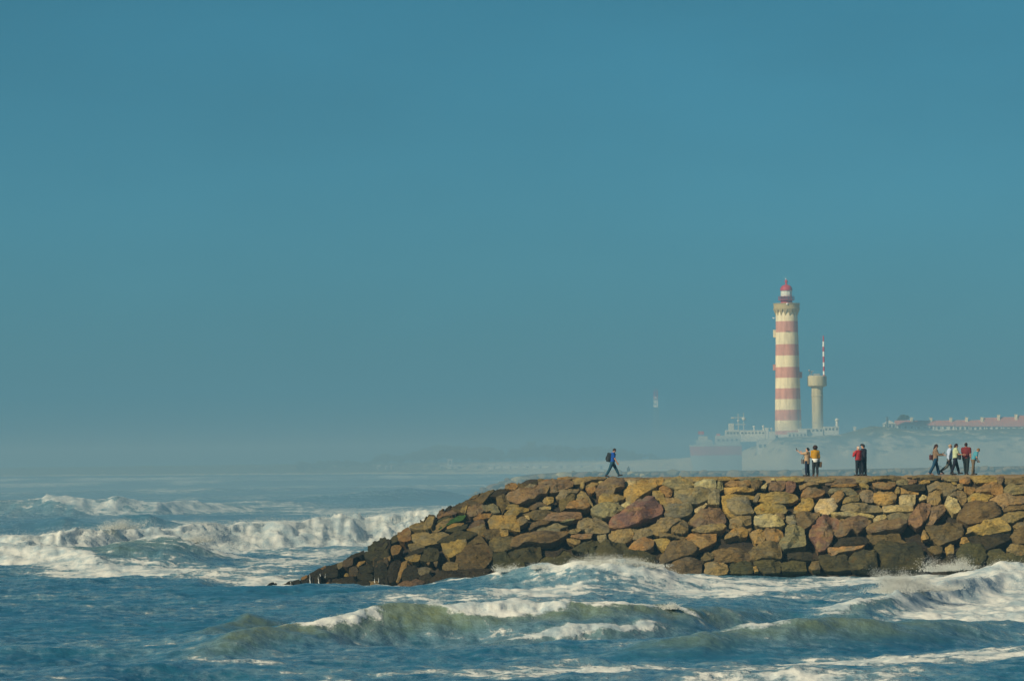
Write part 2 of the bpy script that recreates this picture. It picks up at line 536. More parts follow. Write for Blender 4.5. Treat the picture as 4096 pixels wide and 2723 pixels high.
def build_sea():
    rows = [94.0]
    while rows[-1] < 5000:
        y = rows[-1]
        rows.append(y + (0.22 if y < 176 else 0.30 if y < 262 else .42 if y < 380 else min(60, .42 * (y / 380) ** 2.2)))
    rows = np.array(rows)
    n = 560
    s = np.concatenate([-np.geomspace(7.0, 1.16, 10), np.linspace(-1.12, 1.12, n), np.geomspace(1.16, 7.0, 10)])
    rows = np.concatenate([[-110, -40, 20, 60, 85], rows])
    half = np.maximum(rows, 94) * (2048 / FPX)
    X = s[None, :] * half[:, None]
    X = np.clip(X, -2900, 2900)
    Y = np.repeat(rows[:, None], len(s), 1)
    # rows behind and beneath the camera are stretched wide and calm
    X[:5] = s[None, :] * 94 * (2048 / FPX) * 8
    X[0:5] = np.clip(X[0:5], -2900, 2900)
    Z, foam, green, turb = sea_fields(X, Y)
    calm = np.clip((Y - 94) / 6, 0, 1) * np.clip((4.0 - np.abs(s)[None, :]) / 2, 0.15, 1)
    Z = Z * calm
    nr, nc = X.shape
    V = np.stack([X, Y, Z], -1).reshape(-1, 3)
    i = np.arange(nr - 1)[:, None] * nc + np.arange(nc - 1)[None, :]
    Fq = np.stack([i, i + 1, i + nc + 1, i + nc], -1).reshape(-1, 4)
    me = mesh_np("sea", V, Fq)
    for nm, arr in (("foam", foam), ("green", green)):
        a = me.attributes.new(nm, "FLOAT", "POINT")
        a.data.foreach_set("value", np.ascontiguousarray(arr.reshape(-1), np.float32))
    me.polygons.foreach_set("use_smooth", [True] * len(me.polygons))
    return me, (X, Y, Z, foam, turb)


def sea_material():
    m, nt, N, L, P = new_mat("sea_water")
    out = N["Material Output"]
    tc = N.new("ShaderNodeTexCoord")

    def noise(scale, mapping, detail=6, rough=.6, dist=0.0, rot=9):
        mp = N.new("ShaderNodeMapping")
        mp.inputs["Scale"].default_value = mapping
        mp.inputs["Rotation"].default_value = (0, 0, -math.radians(rot))
        mp.vector_type = "TEXTURE" if False else "POINT"
        L.new(tc.outputs["Object"], mp.inputs["Vector"])
        no = N.new("ShaderNodeTexNoise")
        no.inputs["Scale"].default_value = scale
        no.inputs["Detail"].default_value = detail
        no.inputs["Roughness"].default_value = rough
        no.inputs["Distortion"].default_value = dist
        L.new(mp.outputs["Vector"], no.inputs["Vector"])
        return no.outputs["Fac"]

    def math_(op, a, b=None, c=None, clamp=False):
        n = N.new("ShaderNodeMath")
        n.operation = op
        n.use_clamp = clamp
        for k, v in enumerate((a, b, c)):
            if v is None:
                continue
            if isinstance(v, (int, float)):
                n.inputs[k].default_value = v
            else:
                L.new(v, n.inputs[k])
        return n.outputs[0]

    def mrange(v, a, b, lo=0.0, hi=1.0):
        n = N.new("ShaderNodeMapRange")
        n.interpolation_type = "SMOOTHSTEP"
        n.inputs["From Min"].default_value = a
        n.inputs["From Max"].default_value = b
        n.inputs["To Min"].default_value = lo
        n.inputs["To Max"].default_value = hi
        L.new(v, n.inputs["Value"])
        return n.outputs["Result"]

    def mixc(f, a, b):
        n = N.new("ShaderNodeMix")
        n.data_type = "RGBA"
        if isinstance(f, (int, float)):
            n.inputs["Factor"].default_value = f
        else:
            L.new(f, n.inputs["Factor"])
        for k, v in (("A", a), ("B", b)):
            if isinstance(v, tuple):
                n.inputs[k].default_value = (*v, 1)
            else:
                L.new(v, n.inputs[k])
        return n.outputs["Result"]

    def attr(nm):
        a = N.new("ShaderNodeAttribute")
        a.attribute_name = nm
        return a.outputs["Fac"]

    foam, green = attr("foam"), attr("green")
    lace = noise(1.0, (.75, .42, 1.0), 9, .66, .35)      # blotches a metre or two across
    fine = noise(1.0, (2.6, 1.1, 2.0), 7, .66, .25)           # specks
    streaks = noise(1.0, (.11, 1.3, .6), 7, .6, .4, 19)
    pat = math_("ADD", math_("ADD", math_("MULTIPLY", lace, .70), -.385), math_("ADD", math_("MULTIPLY", fine, .62), math_("MULTIPLY", streaks, .62)))
    v = math_("ADD", pat, math_("MULTIPLY", math_("SUBTRACT", foam, .5), .78))
    thick = mrange(v, .49, .66)
    thin = math_("MULTIPLY", mrange(v, .22, .54), math_("SUBTRACT", 1.0, math_("MULTIPLY", green, .55)))                            # milky aerated water round the foam
    deep = mixc(mrange(noise(1.0, (.10, .06, .1), 4), .35, .65), (.012, .100, .172), (.026, .145, .215))
    body = mixc(math_("MULTIPLY", green, .95), deep, (.185, .215, .09))
    milky = mixc(math_("MULTIPLY", thin, .66), body, (.20, .335, .405))
    white = mixc(mrange(lace, .36, .64), (.36, .46, .50), (.82, .82, .75))
    base = mixc(thick, milky, white)
    L.new(base, P.inputs["Base Color"])
    L.new(mrange(v, .38, .60, .22, .95), P.inputs["Roughness"])
    P.inputs["IOR"].default_value = 1.33
    L.new(mrange(v, .40, .60, .42, .05), P.inputs["Specular IOR Level"])
    b1 = N.new("ShaderNodeBump")
    b1.inputs["Strength"].default_value = .55
    b1.inputs["Distance"].default_value = .30
    hgt = math_("ADD", noise(1.0, (1.1, .75, 1.0), 8, .62), math_("MULTIPLY", thick, .55))
    L.new(mrange(v, .45, .75, .60, .34), b1.inputs["Strength"])
    L.new(hgt, b1.inputs["Height"])
    L.new(b1.outputs["Normal"], P.inputs["Normal"])
    return m


sea_me, SEA = build_sea()
sea = link("sea", sea_me, sea_material())
tag(sea, "rough blue green sea with breaking waves and drifting foam", "sea", kind="structure")


# ------------------------------------------------------------------ spray: droplets thrown off the broken crests
def droplets(P, r):
    """tiny irregular tetrahedra at P with sizes r"""
    n = len(P)
    base = np.array([[1, 1, 1], [1, -1, -1], [-1, 1, -1], [-1, -1, 1]], float) * .72
    rot = RNG.normal(size=(n, 3, 3))
    q, _ = np.linalg.qr(rot)
    V = np.einsum("nij,kj->nki", q, base) * r[:, None, None] * RNG.uniform(.6, 1.5, (n, 4, 1)) + P[:, None, :]
    f = np.array([[0, 1, 2], [0, 3, 1], [0, 2, 3], [1, 3, 2]])
    F = (np.arange(n)[:, None, None] * 4 + f[None]).reshape(-1, 3)
    return V.reshape(-1, 3), F


def build_spray():
    X, Y, Z, foam, turb = SEA
    Zs = Z
    px = 2048 + FPX * X / np.maximum(Y, 1)
    wgt = np.clip(turb, 0, 2.5) ** 1.2
    wgt = wgt * ((px > -200) & (px < 4300) & (Y < 420) & (Y > 120))
    # weight per row spacing so that far rollers are not overfed
    wgt = wgt / np.maximum(1, (np.maximum(Y, 1) / 240) ** .5)
    p = (wgt / wgt.sum()).ravel()
    n = 90000
    idx = RNG.choice(p.size, n, p=p)
    x, y, z, t = X.ravel()[idx], Y.ravel()[idx], Zs.ravel()[idx], turb.ravel()[idx]
    sc = np.clip(y / 230, .7, 2.2)
    up = RNG.exponential(1.0, n) * (.03 + .10 * np.clip(t, 0, 2)) * (.6 + .4 * sc)
    P = np.stack([x + RNG.normal(0, .25, n) * sc, y + RNG.normal(0, .3, n), z + up - .03], -1)
    r = RNG.uniform(.006, .020, n) * sc * np.exp(-up * .9)
    parts = [(P, r)]
    # plumes: (column, base row's distance, height, half width px, count, lean)
    for (pc, Yd, zb, hgt, wpx, cnt, lean) in [(a_, b_, c_, d_, e_, f_ * 5, g_) for (a_, b_, c_, d_, e_, f_, g_) in [
            (3590, 187, .85, .95, 34, 2000, -.25), (3645, 188, .75, .85, 34, 1800, .15), (3540, 185, .7, .55, 60, 1500, 0), (3700, 190, .6, .6, 60, 1300, 0),
            (3735, 229, .40, .85, 44, 700, .35), (3835, 228, .5, .80, 40, 650, -.35), (2425, 224.5, 1.0, .75, 55, 2600, .1), (2560, 225.5, .9, .5, 70, 2000, .2), (2290, 224.8, 1.0, .45, 24, 900, 0),
            (2140, 224.8, .9, .4, 22, 500, -.1), (2010, 225.8, .75, .5, 26, 260, -.2), (2680, 167.6, .75, .32, 26, 700, .2),
            (455, 314, 1.9, .9, 40, 700, 0), (770, 291, 1.3, .8, 40, 700, .5)]]:
        u = RNG.uniform(0, 1, cnt)
        jets = RNG.integers(0, 7, cnt)
        jx = RNG.normal(0, .75, 7)
        jh = RNG.uniform(.25, 1.0, 7)
        hh = hgt * jh[jets] * u ** 1.25 * RNG.uniform(.75, 1.1, cnt)
        wid = wpx * Yd / FPX
        x0 = (pc - 2048) / FPX * Yd
        xx = x0 + wid * (jx[jets] * (.7 + .8 * u) + RNG.normal(0, .42, cnt) * (1 + .3 * u)) + lean * hh
        yy = Yd + RNG.normal(0, .35, cnt) + jx[jets] * .3
        P = np.stack([xx, yy, zb + hh - .05], -1)
        r = RNG.uniform(.008, .030, cnt) * (1.15 - .8 * u) * np.clip(Yd / 210, .75, 1.7)
        parts.append((P, r))
    P = np.concatenate([a for a, _ in parts])
    r = np.concatenate([b for _, b in parts])
    V, F = droplets(P, r)
    return mesh_np("spray", V, F)


m_spray = simple("spray_water", (.74, .76, .72), .9, .06, 1.0)
spray = link("spray", build_spray(), m_spray)
tag(spray, "white spray and droplets thrown up by the breaking waves", "spray", kind="stuff")
# ------------------------------------------------------------------ far shore: beach, dunes
def shore_y(col):
    return np.interp(col, [-1500, 0, 700, 1500, 2200, 2600, 2800, 2950, 3050, 3300, 4096, 6000],
                     [2900, 2720, 2500, 2250, 1900, 1700, 1600, 1590, 1500, 1320, 1260, 1250])


def shore_z(col, Y):
    d = Y - shore_y(col)
    # beach face, then a dune ridge whose height follows the photo's skyline
    beach = np.interp(d, [-60, 0, 40, 110, 240], [-3, 0, 1.6, 2.6, 3.0])
    top = np.interp(col, [-1500, 1200, 2400, 2700, 2960, 3080, 3130, 3260, 3360, 3420, 3480, 3560, 3640, 3760, 3900, 4096, 5000],
                    [4.5, 5.0, 5.0, 6.0, 9.0, 13.6, 14.0, 14.4, 15.0, 16.6, 18.4, 17.8, 16.6, 16.4, 16.4, 16.8, 17.0])
    yr = np.interp(col, [-1500, 1200, 2300, 2800, 3050, 3300, 3500, 6000], [3000, 2420, 2060, 1690, 1672, 1680, 1740, 1740])
    yr = np.maximum(yr, shore_y(col) + 230)
    e = np.clip((Y - (yr - 175)) / 175, 0, 1)
    e = e * e * (3 - 2 * e)
    lum = fbm(col * .012, Y * .02, s=81, o=4) - .5
    wide = fbm(col * .004, Y * .006, s=83, o=3) - .5
    z = beach + (top - 3.0) * e ** 1.0 * (Y > shore_y(col)) + (lum * 4.2 + wide * 4.0 + 2.2 * (fbm(col * .03 + Y * .02, Y * .05, s=87, o=3) - .5)) * np.clip(e * (1 - e) * 3.2, 0, 1) + .25 * lum
    flat = np.clip((Y - yr) / 20, 0, 1)
    return np.where(flat > 0, z * (1 - flat) + flat * (top + .3 * lum), z)


def build_land():
    cols = np.linspace(-1500, 6000, 640)
    rows = np.concatenate([np.arange(1180, 2000, 5.0), np.arange(2000, 3000, 12.0), np.geomspace(3000, 4900, 18)])
    C, Y = np.meshgrid(cols, rows)
    X = (C - 2048) / FPX * Y
    Z = shore_z(C, Y)
    nr, nc = X.shape
    V = np.stack([X, Y, Z], -1).reshape(-1, 3)
    i = np.arange(nr - 1)[:, None] * nc + np.arange(nc - 1)[None, :]
    me = mesh_np("beach", V, np.stack([i, i + 1, i + nc + 1, i + nc], -1).reshape(-1, 4))
    veg = np.clip((2250 - C) / 800, 0, 1) * np.clip((Y - shore_y(C) - 4) / 16, 0, 1)
    a = me.attributes.new("scrub", "FLOAT", "POINT")
    a.data.foreach_set("value", np.ascontiguousarray(veg.reshape(-1), np.float32))
    me.polygons.foreach_set("use_smooth", [True] * len(me.polygons))
    return me


def sand_material():
    m, nt, N, L, P = new_mat("dune_sand")
    tc = N.new("ShaderNodeTexCoord")
    geo = N.new("ShaderNodeSeparateXYZ")
    L.new(tc.outputs["Object"], geo.inputs["Vector"])
    no = N.new("ShaderNodeTexNoise")
    no.inputs["Scale"].default_value = .15
    no.inputs["Detail"].default_value = 7
    no.inputs["Roughness"].default_value = .70
    mp = N.new("ShaderNodeMapping")
    mp.inputs["Scale"].default_value = (1.0, .35, 2.6)
    mp.inputs["Rotation"].default_value = (0, .5, .3)
    L.new(tc.outputs["Object"], mp.inputs["Vector"])
    L.new(mp.outputs["Vector"], no.inputs["Vector"])
    mr = N.new("ShaderNodeMapRange")          # marram grass holds the upper dune
    mr.inputs["From Min"].default_value = 5
    mr.inputs["From Max"].default_value = 19
    mr.inputs["To Min"].default_value = -.16
    mr.inputs["To Max"].default_value = .16
    L.new(geo.outputs["Z"], mr.inputs["Value"])
    ad = N.new("ShaderNodeMath")
    L.new(no.outputs["Fac"], ad.inputs[0])
    L.new(mr.outputs["Result"], ad.inputs[1])
    rp = N.new("ShaderNodeMapRange")
    rp.interpolation_type = "SMOOTHSTEP"
    rp.inputs["From Min"].default_value = .44
    rp.inputs["From Max"].default_value = .56
    at_ = N.new("ShaderNodeAttribute")
    at_.attribute_name = "scrub"
    ad2 = N.new("ShaderNodeMath")
    ad2.operation = "MULTIPLY_ADD"
    L.new(at_.outputs["Fac"], ad2.inputs[0])
    ad2.inputs[1].default_value = .3
    L.new(ad.outputs[0], ad2.inputs[2])
    L.new(ad2.outputs[0], rp.inputs["Value"])
    mx = N.new("ShaderNodeMix")
    mx.data_type = "RGBA"
    mx.inputs["A"].default_value = (.78, .65, .40, 1)
    mx.inputs["B"].default_value = (.13, .135, .06, 1)
    L.new(rp.outputs["Result"], mx.inputs["Factor"])
    L.new(mx.outputs["Result"], P.inputs["Base Color"])
    P.inputs["Roughness"].default_value = .95
    P.inputs["Specular IOR Level"].default_value = .1
    return m


beach = link("beach", build_land(), sand_material())
tag(beach, "pale sandy beach rising to grassy dunes behind the breakwaters", "beach", kind="structure")


def ground_at(col, Y):
    return float(shore_z(np.array([float(col)]), np.array([float(Y)]))[0])


M_WHITE = simple("white_render", (.74, .71, .60), .85, .06, .4)
def weathered(name, rgb):
    """wall paint with rain streaks and salt-bleached patches"""
    m, nt, N, L, P = new_mat(name)
    tc = N.new("ShaderNodeTexCoord")
    prev = None
    for k, (mp_, lo, hi, a, b) in enumerate([((.9, .9, .09), .42, .66, (1.06, 1.05, 1.0), (.80, .78, .74)), ((.22, .22, .30), .40, .62, (1.0, 1.0, 1.0), (1.12, 1.10, 1.06)), ((2.2, 2.2, .5), .55, .72, (1, 1, 1), (.86, .80, .72))]):
        mp = N.new("ShaderNodeMapping")
        mp.inputs["Scale"].default_value = mp_
        L.new(tc.outputs["Object"], mp.inputs["Vector"])
        no = N.new("ShaderNodeTexNoise")
        no.inputs["Scale"].default_value = 1.0
        no.inputs["Detail"].default_value = 6
        L.new(mp.outputs["Vector"], no.inputs["Vector"])
        mr = N.new("ShaderNodeMapRange")
        mr.inputs["From Min"].default_value = lo
        mr.inputs["From Max"].default_value = hi
        L.new(no.outputs["Fac"], mr.inputs["Value"])
        mx = N.new("ShaderNodeMix")
        mx.data_type = "RGBA"
        mx.inputs["A"].default_value = (*a, 1)
        mx.inputs["B"].default_value = (*b, 1)
        L.new(mr.outputs["Result"], mx.inputs["Factor"])
        mu = N.new("ShaderNodeMix")
        mu.data_type = "RGBA"
        mu.blend_type = "MULTIPLY"
        mu.inputs["Factor"].default_value = 1
        if prev is None:
            mu.inputs["A"].default_value = (*rgb, 1)
        else:
            L.new(prev, mu.inputs["A"])
        L.new(mx.outputs["Result"], mu.inputs["B"])
        prev = mu.outputs["Result"]
    L.new(prev, P.inputs["Base Color"])
    P.inputs["Roughness"].default_value = .8
    P.inputs["Specular IOR Level"].default_value = .25
    return m


M_CREAM = weathered("cream_paint", (.84, .73, .50))
M_PINK = weathered("faded_red_paint", (.60, .29, .23))
M_STONE = simple("ochre_stone", (.47, .36, .16), .85, .16, .8)
M_RED = simple("red_paint", (.46, .035, .05), .5, .10, .6)
M_GLASS = simple("lantern_glass", (.72, .74, .66), .2, .10, 1.5, spec=.6)
M_METAL = simple("grey_metal", (.38, .40, .40), .45, .1, 2.0, metal=.3)
M_CONC = weathered("stained_concrete", (.50, .46, .32))
M_TILE = simple("red_roof_tiles", (.50, .20, .14), .85, .16, .5)
M_DARKWIN = simple("dark_window", (.03, .04, .05), .25, .2, 1.0, spec=.6)
M_HULL = simple("dull_red_hull", (.58, .17, .15), .6, .16, .5)
M_HULLHAZE = simple("haze_toned_hull", (.44, .46, .42), .6, .12, .5)  # haze put into the lower hull's colour so that it blends away
M_STEELHAZE = simple("haze_toned_steel", (.17, .24, .27), .6, .1, 1.0)  # mast's lower lattice painted the tone of the haze, to fade it out
M_HULLW = simple("pale_hull", (.56, .55, .47), .6, .12, .5)
M_LAMP = simple("white_lamp", (.85, .85, .82), .4, .03, 1.0)

# ------------------------------------------------------------------ lighthouse
LY = 1700.0
PXM = FPX / LY


def up(px, py, Y):
    return at(px, py, Y)[2]


lb = at(3153.5, 1748, LY)
LX, LZ = lb[0], lb[2]
light = empty("lighthouse", (LX, LY, LZ))
tag(light, "tall round lighthouse with red and cream bands and a red domed lantern", "lighthouse")
# real vertical tower; row -> height above base at the tower's axis
hgt = lambda row: (1748 - row) / PXM
Rb, Rt = 5.45, 4.28
z_top = hgt(1240)
rad = lambda z: Rb + (Rt - Rb) * (z / z_top) ** .82
edges = [1748, 1722, 1681, 1639, 1596, 1553, 1511, 1468, 1422, 1377, 1329, 1285, 1240]
mb = MB()
for k in range(len(edges) - 1):
    z0, z1 = hgt(edges[k]), hgt(edges[k + 1])
    mb.cur = 1 - (k % 2) if k else 1
    if k == 0:
        mb.cur = 1
    else:
        mb.cur = 0 if k % 2 else 1
    seg = [(rad(z0 + (z1 - z0) * q / 3), z0 + (z1 - z0) * q / 3) for q in range(4)]
    mb.lathe(seg, 56, cap=(k in (0, len(edges) - 2)))
mb.build("tower", [M_CREAM, M_PINK], light, 40)
# plinth
mb = MB()
mb.lathe([(7.4, -4.0), (7.4, .9), (7.1, 1.0), (6.0, 1.05)], 40)
mb.build("plinth", M_WHITE, light, 30)
# corbels under the gallery
zc0, zc1, zp0, zp1 = hgt(1262), hgt(1236), hgt(1236), hgt(1213)
mb = MB()
for k in range(16):
    a = 2 * PI * (k + .5) / 16
    for (r, z, wd) in [(4.25, zc0, .10)]:
        pass
    ca, sa = math.cos(a), math.sin(a)
    rings = []
    for r_out, z, wd in [(4.42, zc0, .16), (4.60, zc0 + .8, .30), (4.85, zc0 + 1.5, .52), (5.10, zc1 - .35, .82), (5.16, zc1, .95)]:
        q = []
        for (rr, ww) in [(4.05, -wd), (r_out, -wd), (r_out, wd), (4.05, wd)]:
            q.append((rr * ca - ww * sa, rr * sa + ww * ca, z))
        rings.append(q)
    mb.loft(rings)
mb.build("corbels", M_STONE, light)
mb = MB()
mb.lathe([(4.3, zp0 - .2), (5.22, zp0 - .1), (5.30, zp0 + .25), (5.12, zp0 + .32), (5.16, zp1 - .35), (5.32, zp1 - .3), (5.32, zp1), (4.8, zp1), (4.8, zp1 - 1.0), (1.0, zp1 - 1.0)], 56)
mb.build("parapet", M_STONE, light, 30)
# lantern
zl = zp1 - 1.0
zg0, zg1, zd1 = hgt(1195), hgt(1161), hgt(1138)
mb = MB()
mb.lathe([(2.35, zl), (2.35, zg0 - .35), (2.25, zg0 - .3)], 32)
mb.lathe([(3.15, zg0 - .55), (3.2, zg0 - .40), (3.15, zg0 - .30)], 32)
mb.build("lantern_base", M_RED, light, 30)
mb = MB()
mb.lathe([(2.12, zg0 - .3), (2.12, zg1)], 24)
mb.build("lantern_glass", M_GLASS, light, 30)
mb = MB()
for k in range(12):
    a = 2 * PI * k / 12
    mb.tube((2.16 * math.cos(a), 2.16 * math.sin(a), zg0 - .3), (2.16 * math.cos(a), 2.16 * math.sin(a), zg1), .07, n=6)
for z in (zg0 + .5, zg0 + 1.6, zg1 - .3):
    mb.lathe([(2.1, z - .06), (2.22, z), (2.1, z + .06)], 24)
mb.build("glazing_bars", M_WHITE, light)
mb = MB()
for k in range(20):
    a = 2 * PI * k / 20
    mb.tube((3.1 * math.cos(a), 3.1 * math.sin(a), zg0 - .3), (3.1 * math.cos(a), 3.1 * math.sin(a), zg0 + .95), .05, n=5)
for z in (zg0 + .35, zg0 + .95):
    mb.lathe([(3.06, z - .05), (3.14, z), (3.06, z + .05)], 32)
mb.build("lantern_railing", M_RED, light)
mb = MB()
prof = [(2.45, zg1 - .05), (2.42, zg1 + .25)]
for k in range(1, 9):
    t = k / 8
    prof.append((2.40 * math.cos(t * 1.35) ** .9, zg1 + .25 + (zd1 - zg1 - .25) * math.sin(t * 1.35)))
mb.lathe(prof, 32)
zt = prof[-1][1]
mb.lathe([(.55, zt - .3), (.42, zt + .2), (.38, zt + .8), (.55, zt + 1.0), (.62, zt + 1.35), (.5, zt + 1.7), (.2, zt + 1.95), (.05, zt + 2.1)], 16)
mb.build("dome", M_RED, light, 35)
mb = MB()
mb.tube((0, 0, zt + 2.0), (0, 0, zt + 3.4), .05, .03, 6)
mb.build("lightning_rod", M_METAL, light)
# oriel bays on the tower's flanks
for (row, side, mat, hh) in [(1334, -1, M_CREAM, 1.5), (1469, -1, M_PINK, 1.2), (1500, 1, M_PINK, 1.2)]:
    z = hgt(row)
    r = rad(z)
    mb = MB()
    x0, x1 = r - .3, r + .95
    mb.box(min(side * x0, side * x1), max(side * x0, side * x1), -.75, .75, z - hh, z + hh, .12)
    mb.box(min(side * x0, side * (x1 + .12)), max(side * x0, side * (x1 + .12)), -.85, .85, z + hh - .25, z + hh - .02)
    bay = mb.build("bay_window", mat, light)
mb = MB()
lam = at(3152, 1217, LY)
mb.ball((-.1, -5.30, hgt(1217)), .42, 12)
mb.build("floodlight", M_LAMP, light, 60)
mb = MB()
mb.tube((-Rt - .2, 0, hgt(1272)), (-Rt - 1.0, 0, hgt(1271)), .06, n=6)
mb.ball((-Rt - 1.0, 0, hgt(1271)), .28, 8)
mb.build("wall_lamp", M_LAMP, light)


# ------------------------------------------------------------------ low white station round the lighthouse foot
def house_box(mb, px0, px1, r0, r1, Y, dep, pad=2.5):
    a, b = at(px0, r1, Y), at(px1, r1, Y)
    zt = at((px0 + px1) / 2, r0, Y)[2]
    mb.box(a[0], b[0], Y, Y + dep, a[2] - pad, zt)
    return a[0], b[0], a[2], zt


def windows(parent, x0, x1, z0, z1, Y, n, w_, h_, z=None):
    for k in range(n):
        cx = x0 + (x1 - x0) * (k + .5) / n
        zc = z if z is not None else (z0 + z1) / 2
        mb = MB()
        mb.box(cx - w_ / 2, cx + w_ / 2, Y - .06, Y + .06, zc - h_ / 2, zc + h_ / 2)
        mb.build("window", M_DARKWIN, parent)


def building(name, label, cat, boxes, Y, roof=None, wins=None, group=None):
    px0, px1, r0, r1, dep = boxes[0]
    a = at((px0 + px1) / 2, r1, Y)
    e = empty(name, (0, 0, 0))
    e.location = (a[0], Y, a[2])
    tag(e, label, cat, group)
    inv = Vector((-a[0], -Y, -a[2]))
    out = []
    for k, (p0, p1, q0, q1, dp) in enumerate(boxes):
        mb = MB()
        x0, x1, z0, z1 = house_box(mb, p0, p1, q0, q1, Y + k * .02, dp)
        o = mb.build("wall", M_WHITE, e)
        o.location = inv
        out.append((x0, x1, z0, z1))
        mb = MB()       # coping round the flat roof
        mb.box(x0 - .15, x1 + .15, Y + k * .02 - .15, Y + dp + .15, z1 + .003, z1 + .28)
        o = mb.build("parapet", M_WHITE, e)
        o.location = inv
    if wins:
        for (bi, n, w_, h_) in wins:
            x0, x1, z0, z1 = out[bi]
            for k in range(n):
                cx = x0 + (x1 - x0) * (k + .5) / n
                zc = z0 + (z1 - z0) * .55
                mb = MB()
                mb.box(cx - w_ / 2, cx + w_ / 2, Y - .08 + bi * .02, Y + .05, zc - h_ / 2, zc + h_ / 2)
                o = mb.build("window", M_DARKWIN, e)
                o.location = inv
    return e, inv, out


e, inv, bx = building("lighthouse_annex", "low white flat roofed annex at the right foot of the lighthouse", "building",
                      [(3152, 3228, 1730, 1752, 8), (3196, 3228, 1717, 1732, 6)], 1692.0, wins=[(0, 5, .7, .9)])
e, inv, bx = building("signal_station", "long white flat roofed building under the signal tower", "building",
                      [(3230, 3292, 1716, 1728, 9), (3298, 3355, 1708, 1726, 9)], 1694.0, wins=[(0, 4, .8, .7), (1, 4, .8, .9)])
mb = MB()
x = at(3350, 1708, 1694)
mb.tube((x[0], 1697, x[2]), (x[0], 1697, x[2] + 2.6), .55, .5, 10)
mb.lathe([(.75, x[2] + 2.6), (.8, x[2] + 3.0), (.3, x[2] + 3.5)], 12, x[0], 1697)
o = mb.build("chimney", M_WHITE, e)
o.location = inv
e, inv, bx = building("villa", "white two storey villa standing lower left of the lighthouse foot", "building",
                      [(3032, 3108, 1759, 1812, 10), (3080, 3102, 1728, 1762, 6)], 1680.0, wins=[(0, 4, 1.0, 1.3)])
e, inv, bx = building("long_house", "long low cream building between the ship and the lighthouse", "building",
                      [(2962, 3060, 1723, 1741, 9), (3062, 3074, 1713, 1735, 5)], 1688.0, wins=[(0, 7, .8, .7)])
for (pc, r0) in [(3016, 1704), (3053, 1702), (3086, 1712)]:
    mb = MB()
    p = at(pc, 1724, 1692)
    zt = at(pc, r0, 1692)[2]
    mb.tube((p[0], 1692, p[2] - .5), (p[0], 1692, zt - .5), .32, .28, 8)
    mb.ball((p[0], 1692, zt - .2), .48, 8)
    o = mb.build("chimney", M_WHITE, e)
    o.location = inv

# ------------------------------------------------------------------ concrete signal tower
TY = 1702.0
tb = at(3271, 1722, TY)
tx, tz = tb[0], tb[2]
tower = empty("signal_tower", (tx, TY, tz))
tag(tower, "round concrete signal tower with a wide drum head beside the lighthouse", "tower")
hg = lambda row: (1722 - row) / (FPX / TY)
mb = MB()
mb.lathe([(2.25, -4), (2.2, hg(1690)), (2.35, hg(1689)), (2.35, hg(1686)), (2.2, hg(1685)), (2.25, hg(1586)), (2.42, hg(1585)), (2.42, hg(1581)), (2.25, hg(1580)), (2.25, hg(1548))], 40)
mb.build("shaft", M_CONC, tower, 30)
mb = MB()
mb.lathe([(2.25, hg(1552)), (2.3, hg(1549)), (3.72, hg(1543)), (3.82, hg(1540)), (3.82, hg(1506)), (3.6, hg(1503)), (3.6, hg(1506)), (1.0, hg(1505.5))], 40)
mb.build("drum_head", M_CONC, tower, 30)
mb = MB()
mb.box(-1.4, 1.2, -1.0, 1.2, hg(1506), hg(1494), .1)
mb.box(-3.2, -1.8, -.6, .6, hg(1506), hg(1498), .1)
mb.tube((-2.9, 0, hg(1500)), (-2.9, 0, hg(1482)), .12, n=6)
mb.ball((-3.05, -.2, hg(1481)), .48, 8)
mb.tube((-1.9, 0, hg(1500)), (-1.9, 0, hg(1484)), .08, n=6)
mb.box(-2.4, -1.2, -.1, .1, hg(1486), hg(1483))
mb.tube((-2.2, .4, hg(1502)), (-2.2, .4, hg(1489)), .1, n=6)
mb.ball((-2.2, .3, hg(1489)), .36, 8)
mb.build("roof_equipment", M_METAL, tower, 40)
mast = empty("radio_mast", (2.75, 0, hg(1504)))
mast.parent = tower
rows = [1499, 1484, 1466, 1449, 1426, 1406, 1387, 1366, 1343]
mb = MB()
base = hg(1504)
for k in range(len(rows) - 1):
    mb.cur = 0 if k % 2 == 0 else 1
    za, zb_ = hg(rows[k]) - base, hg(rows[k + 1]) - base
    if k == len(rows) - 2:
        mb.cur = 1
    rr = .40 if k < 7 else .26
    mb.tube((0, 0, za), (0, 0, zb_), rr, rr * .92, 10)
mb.tube((0, 0, -.2), (0, 0, hg(1499) - base), .46, .42, 10)
me = mb.mesh("mast")
mo = link("mast", me, [M_LAMP, M_RED], tower)
mo.location = (2.75, 0, base)
bpy.data.objects.remove(mast)

